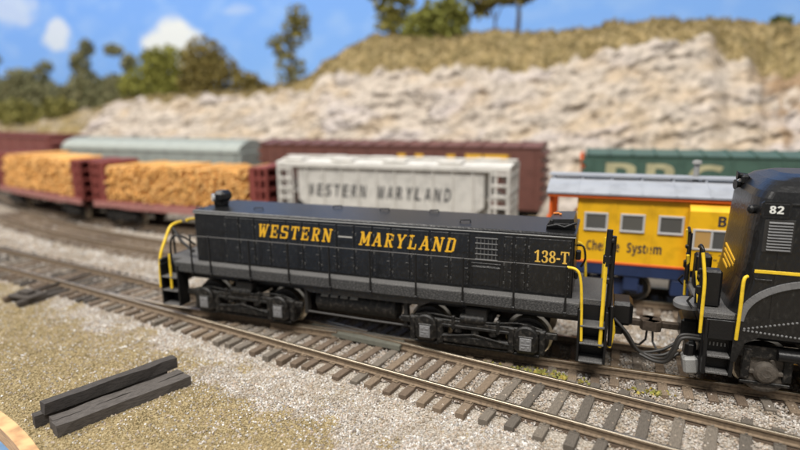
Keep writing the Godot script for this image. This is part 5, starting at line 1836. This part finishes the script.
# ---------- pale covered hopper ----------
func covered_hopper() -> void:
	var t := thing("covered_hopper", "light grey covered hopper car with black lettering behind the long black engine", "hopper car", Vector3(-31, 0, -108.5))
	t.scale = Vector3(0.94, 0.965, 1)
	var b := mb()
	# body: straight side between slope sheets
	b.prism([Vector2(-52, 42.4), Vector2(52, 42.4), Vector2(52, 23), Vector2(36, 12), Vector2(22, 6), Vector2(12, 6), Vector2(2, 14), Vector2(-2, 14), Vector2(-12, 6), Vector2(-22, 6), Vector2(-36, 12), Vector2(-52, 23)], Vector3(0, 0, -13.2), Vector3.RIGHT, Vector3.UP, Vector3(0, 0, 26.4))
	put(b, "body", "hopper_gray", t)
	for s in [-1.0, 1.0]:
		b = mb()
		b.bb(-65, 65, 12.0, 15.6, minf(s * 12.6, s * 14.6), maxf(s * 12.6, s * 14.6), 0.2)
		put(b, "side_sill", "hopper_gray", t)
		b = mb()
		b.bb(-65, 65, 40.6, 42.8, minf(s * 13.2, s * 14.6), maxf(s * 13.2, s * 14.6), 0.2)
		put(b, "top_chord", "hopper_gray", t)
		for k in 10:
			b = mb()
			var x := -46.5 + k * 10.33
			b.bb(x - 0.4, x + 0.4, 15.6, 40.6, minf(s * 13.0, s * 14.1), maxf(s * 13.0, s * 14.1), 0.15)
			put(b, "side_post", "hopper_gray", t)
		for x in [-58.0, 64.0, -64.0, 58.0]:
			b = mb()
			b.bb(x - 0.7, x + 0.7, 14, 41, s * 13.8 - 0.7, s * 13.8 + 0.7, 0.15)
			put(b, "corner_post", "hopper_gray", t)
		for e in [-1.0, 1.0]:
			var l := part("ladder", t)
			for k in 5:
				b = mb()
				b.bb(minf(e * 55.4, e * 63.8), maxf(e * 55.4, e * 63.8), 18.0 + k * 5.2, 19.3 + k * 5.2, s * 14.2 - 0.5, s * 14.2 + 0.5, 0.1)
				put(b, "rung", "hopper_gray", l)
			b = mb()
			b.bb(e * 55.4 - 0.5, e * 55.4 + 0.5, 15, 42, s * 14.2 - 0.5, s * 14.2 + 0.5, 0.1)
			put(b, "rail", "hopper_gray", l)
	# end frames and platforms
	for e in [-1.0, 1.0]:
		b = mb()
		for z in [-10.0, -4.0, 4.0, 10.0]:
			b.bb(e * 64.4 - 0.5, e * 64.4 + 0.5, 15, 41, z - 0.5, z + 0.5)
		for y in [22.0, 30.0, 38.0]:
			b.bb(e * 64.6 - 0.4, e * 64.6 + 0.4, y, y + 0.9, -13.4, 13.4)
		b.bb(minf(e * 52, e * 65), maxf(e * 52, e * 65), 26.0, 26.8, -8, 8)
		b.tube([Vector3(e * 55, 32, 6), Vector3(e * 64, 25, 9)], 1.1, 8)
		put(b, "end_frame", "hopper_gray", t)
		b = mb()
		b.bb(minf(e * 34, e * 65), maxf(e * 34, e * 65), 11, 14.4, -4, 4)
		b.bb(minf(e * 38, e * 54), maxf(e * 38, e * 54), 15, 22, -5, 5, 1.0)
		put(b, "centre_sill", "hopper_gray", t)
	# roof with long hatches
	b = mb()
	b.prism([Vector2(-14.4, 42.6), Vector2(-14.4, 43.2), Vector2(0, 44.6), Vector2(14.4, 43.2), Vector2(14.4, 42.6)], Vector3(-65, 0, 0), Vector3(0, 0, 1), Vector3.UP, Vector3(130, 0, 0))
	put(b, "roof", "hopper_gray", t)
	for k in 8:
		b = mb()
		var x := -56.0 + k * 15.0
		var z := 8.0 if k % 2 == 0 else -8.0
		b.box(Vector3(x, 44.4, z), Vector3(13.0, 1.2, 8.6), 0.4)
		put(b, "hatch", "hopper_gray", t)
	b = mb()
	b.bb(-66, 66, 45.0, 45.6, -2.4, 2.4, 0.1)
	put(b, "running_board", "hopper_gray", t)
	# stencilled lettering, one letter between each pair of posts as far as it goes
	var word := "WESTERN"
	for i in 7:
		var x := -45.2 + i * 5.165
		put(text_mesh(word[i], "Droid Sans", true, x - 0.3, x + 3.0, 25.2, 31.8, 13.22, 0.06, 0.12), "lettering", "letter_black", t)
	word = "MARYLAND"
	for i in 8:
		var x := -3.9 + i * 5.165
		put(text_mesh(word[i], "Droid Sans", true, x - 0.3, x + 3.0, 25.2, 31.8, 13.22, 0.06, 0.12), "lettering", "letter_black", t)
	freight_truck(t, -46, "underframe")
	freight_truck(t, 46, "underframe")

# ---------- pulpwood cars ----------
func pulp_car(x: float, label: String, heap: float) -> void:
	var sl := z4(x + 40.0) - z4(x - 40.0)
	var t := thing("pulpwood_car", label, "freight car", Vector3(x, 0, z4(x)), -atan(sl / 80.0), "cars loaded with cut logs")
	var b := mb()
	b.bb(-64, 64, 12.6, 14.4, -14.2, 14.2, 0.2)
	put(b, "deck", "pulp_red", t)
	for s in [-1.0, 1.0]:
		b = mb()
		b.prism([Vector2(-64, 14.0), Vector2(64, 14.0), Vector2(64, 10.6), Vector2(44, 10.8), Vector2(36, 10.0), Vector2(-36, 10.0), Vector2(-44, 10.8), Vector2(-64, 10.6)], Vector3(0, 0, s * 14.3 - 0.6), Vector3.RIGHT, Vector3.UP, Vector3(0, 0, 1.2))
		put(b, "side_sill", "pulp_sill", t)
	for e in [-1.0, 1.0]:
		var bh := part("bulkhead", t)
		b = mb()
		b.bb(e * 54.0 - 0.6, e * 54.0 + 0.6, 14.4, 38.0, -13.8, 13.8, 0.2)
		put(b, "end_sheet", "pulp_red", bh)
		for z in [-13.0, -6.5, 0.0, 6.5, 13.0]:
			b = mb()
			b.prism([Vector2(e * 54.6, 14.4), Vector2(e * 58.0, 14.4), Vector2(e * 57.0, 38.2), Vector2(e * 54.6, 38.2)], Vector3(0, 0, z - 0.8), Vector3.RIGHT, Vector3.UP, Vector3(0, 0, 1.6))
			put(b, "rib", "pulp_red", bh)
		for y in [20.0, 26.0, 32.0, 37.6]:
			b = mb()
			b.bb(minf(e * 54.6, e * 64.6), maxf(e * 54.6, e * 64.6), y - 0.8, y + 0.8, -13.6, 13.6, 0.2)
			put(b, "cross_bar", "pulp_red", bh)
		for z in [-13.0, 0.0, 13.0]:
			for px in [60.0, 64.2]:
				b = mb()
				b.bb(e * px - 0.8, e * px + 0.8, 14.4, 38.0, z - 0.8, z + 0.8, 0.15)
				put(b, "post", "pulp_red", bh)
		coupler(t, e * 64.0, e, "underframe")
	# crosswise logs: ends to the side
	var log_ := mb()
	log_.lathe(Vector3(0, 0, -13.0), Vector3(0, 0, 1), [[0.0, 0.0], [0.0, 0.92], [0.15, 1.0], [25.85, 1.0], [26.0, 0.92], [26.0, 0.0]], 8)
	var xf := []
	var cl := []
	var y := 15.4
	var row := 0
	while y < 43.0:
		var xx := -53.0 + (row % 2) * 0.9
		while xx < 51.5:
			var r := rng.randf_range(0.6, 0.95)
			var top := 35.5 + heap * cos(xx / 60.0 * 1.4) + rng.randf_range(-1.2, 1.6)
			if y < top:
				var bs := Basis.from_euler(Vector3(rng.randf_range(-0.03, 0.03), rng.randf_range(-0.05, 0.05), rng.randf() * TAU)).scaled(Vector3(r, r, rng.randf_range(0.94, 1.06)))
				xf.append(Transform3D(bs, Vector3(xx, y + rng.randf_range(-0.3, 0.3), rng.randf_range(-2.2, 1.6)) * S))
				cl.append(Color(0.84, 0.47, 0.14).lerp(Color(0.6, 0.31, 0.08), rng.randf()).lerp(Color(0.88, 0.6, 0.28), rng.randf() * 0.5))
			xx += r * 2.1
		y += 1.5
		row += 1
	scatter("log_load", log_.done(M["pulp_log"]), xf, cl, t)
	freight_truck(t, -44, "underframe")
	freight_truck(t, 44, "underframe")

func pulpwood_cars() -> void:
	pulp_car(-162, "dark red log car beside the hopper, heaped with tan cut logs", 0.6)
	pulp_car(-297, "dark red log car at the left edge, heaped with tan cut logs", 2.6)

# ---------- rearmost row ----------
func boxcar(called: String, label: String, xa: float, length: float, side_m: String, roof_m: String, end_m: String, h: float, ribs: int) -> Node3D:
	var xc := xa + length / 2
	var sl := z5(xc + 40.0) - z5(xc - 40.0)
	var t := thing(called, label, "boxcar", Vector3(xc, 0, z5(xc)), -atan(sl / 80.0))
	var L := length / 2
	var b := mb()
	b.bb(-L + 0.6, L - 0.6, 12.0, h, -15.4, 15.4, 0.2)
	put(b, "body", side_m, t)
	# roof of raised panels
	var n := int(length / 11.0)
	b = mb()
	b.prism([Vector2(-16.0, h), Vector2(-16.0, h + 0.6), Vector2(0, h + 2.6), Vector2(16.0, h + 0.6), Vector2(16.0, h)], Vector3(-L, 0, 0), Vector3(0, 0, 1), Vector3.UP, Vector3(length, 0, 0))
	put(b, "roof", roof_m, t)
	for k in n + 1:
		b = mb()
		var x := -L + 0.4 + (length - 1.6) * k / n
		b.prism([Vector2(-16.2, h + 0.2), Vector2(-16.2, h + 1.3), Vector2(0, h + 3.3), Vector2(16.2, h + 1.3), Vector2(16.2, h + 0.2)], Vector3(x, 0, 0), Vector3(0, 0, 1), Vector3.UP, Vector3(0.9, 0, 0))
		put(b, "roof_rib", roof_m, t)
	# corrugated ends
	for e in [-1.0, 1.0]:
		for k in 6:
			b = mb()
			var y := 14.4 + k * (h - 15.0) / 6.0
			b.prism([Vector2(0, 0), Vector2(0, 4.0), Vector2(e * 2.4, 2.6), Vector2(e * 2.4, 1.4)], Vector3(e * (L - 0.6), y, -15.0), Vector3.RIGHT, Vector3.UP, Vector3(0, 0, 30.0))
			put(b, "end_rib", end_m, t)
	for k in ribs:
		b = mb()
		var x := -L + 4.0 + (length - 8.0) * k / (ribs - 1)
		b.bb(x - 0.4, x + 0.4, 13, h - 0.6, 15.3, 15.9, 0.1)
		put(b, "side_rib", side_m, t)
	b = mb()
	b.bb(-L + 2, L - 2, 8.0, 12.0, -10, 10)
	put(b, "underframe", "underframe", t)
	freight_truck(t, -L + 24, "underframe")
	freight_truck(t, L - 24, "underframe")
	return t

func back_row() -> void:
	var t := boxcar("boxcar", "long brown boxcar with yellow lettering behind the pale hopper", -141, 179, "boxcar_brown", "boxcar_brown", "boxcar_brown", 46.4, 13)
	var b := mb()
	b.bb(47.0, 72.0, 34.0, 42.6, 15.4, 15.62, 0.05)
	var p := put(b, "painted_panel", "boxcar_yellow", t)
	for x in [6.0, 17.0, 36.0]:
		b = mb()
		b.bb(x, x + 5.0, 35.0, 42.2, 15.4, 15.62, 0.05)
		put(b, "painted_letter", "boxcar_yellow", t)
	t = boxcar("boxcar", "dark green boxcar with large cream letters below the rock", 60, 178, "green", "green", "green", 43.2, 9)
	var k := 0
	for ch in ["P", "R", "C"]:
		put(text_mesh(ch, "Droid Sans", true, -78.6 + k * 19.4, -63.4 + k * 19.4, 25.0, 39.6, 15.42, 0.15), "lettering", "cream", t)
		k += 1
	b = mb()
	b.tube([Vector3(-91, 43, 12), Vector3(-91, 43, -6), Vector3(-91, 30, -6)], 1.0, 6)
	b.tube([Vector3(-91, 42, 12), Vector3(-88, 32, 14)], 1.0, 6)
	put(b, "end_rail", "caboose_orange", t)
	boxcar("boxcar", "maroon boxcar at the far left behind the log cars", -500, 160, "maroon", "maroon", "maroon", 48.0, 8)
	# rounded grey hopper
	var xc := -243.0
	var sl := z5(xc + 40.0) - z5(xc - 40.0)
	t = thing("cylindrical_hopper", "grey hopper car with a pale rounded roof behind the log cars", "hopper car", Vector3(xc, 0, z5(xc) - 2.0), -atan(sl / 80.0))
	b = mb()
	b.prism([Vector2(-86, 41), Vector2(86, 41), Vector2(86, 30), Vector2(70, 14), Vector2(-70, 14), Vector2(-86, 30)], Vector3(0, 0, -15), Vector3.RIGHT, Vector3.UP, Vector3(0, 0, 30))
	put(b, "body", "flow_gray", t)
	var prof := []
	for q in 13:
		var a := PI * q / 12.0
		prof.append(Vector2(-cos(a) * 15.6, 40.6 + sin(a) * 7.6))
	b = mb()
	b.prism(prof, Vector3(-88, 0, 0), Vector3(0, 0, 1), Vector3.UP, Vector3(176, 0, 0))
	put(b, "roof", "flow_gray", t)
	b = mb()
	b.bb(-88, 88, 48.0, 48.8, -4.5, 4.5, 0.2)
	put(b, "running_board", "flow_gray", t)
	b = mb()
	b.bb(84, 89, 14, 41, -15, 15, 0.3)
	put(b, "end_cage", "flow_gray", t)
	b = mb()
	b.bb(-89, -84, 14, 41, -15, 15, 0.3)
	put(b, "end_cage", "flow_gray", t)
	freight_truck(t, -64, "underframe")
	freight_truck(t, 64, "underframe")
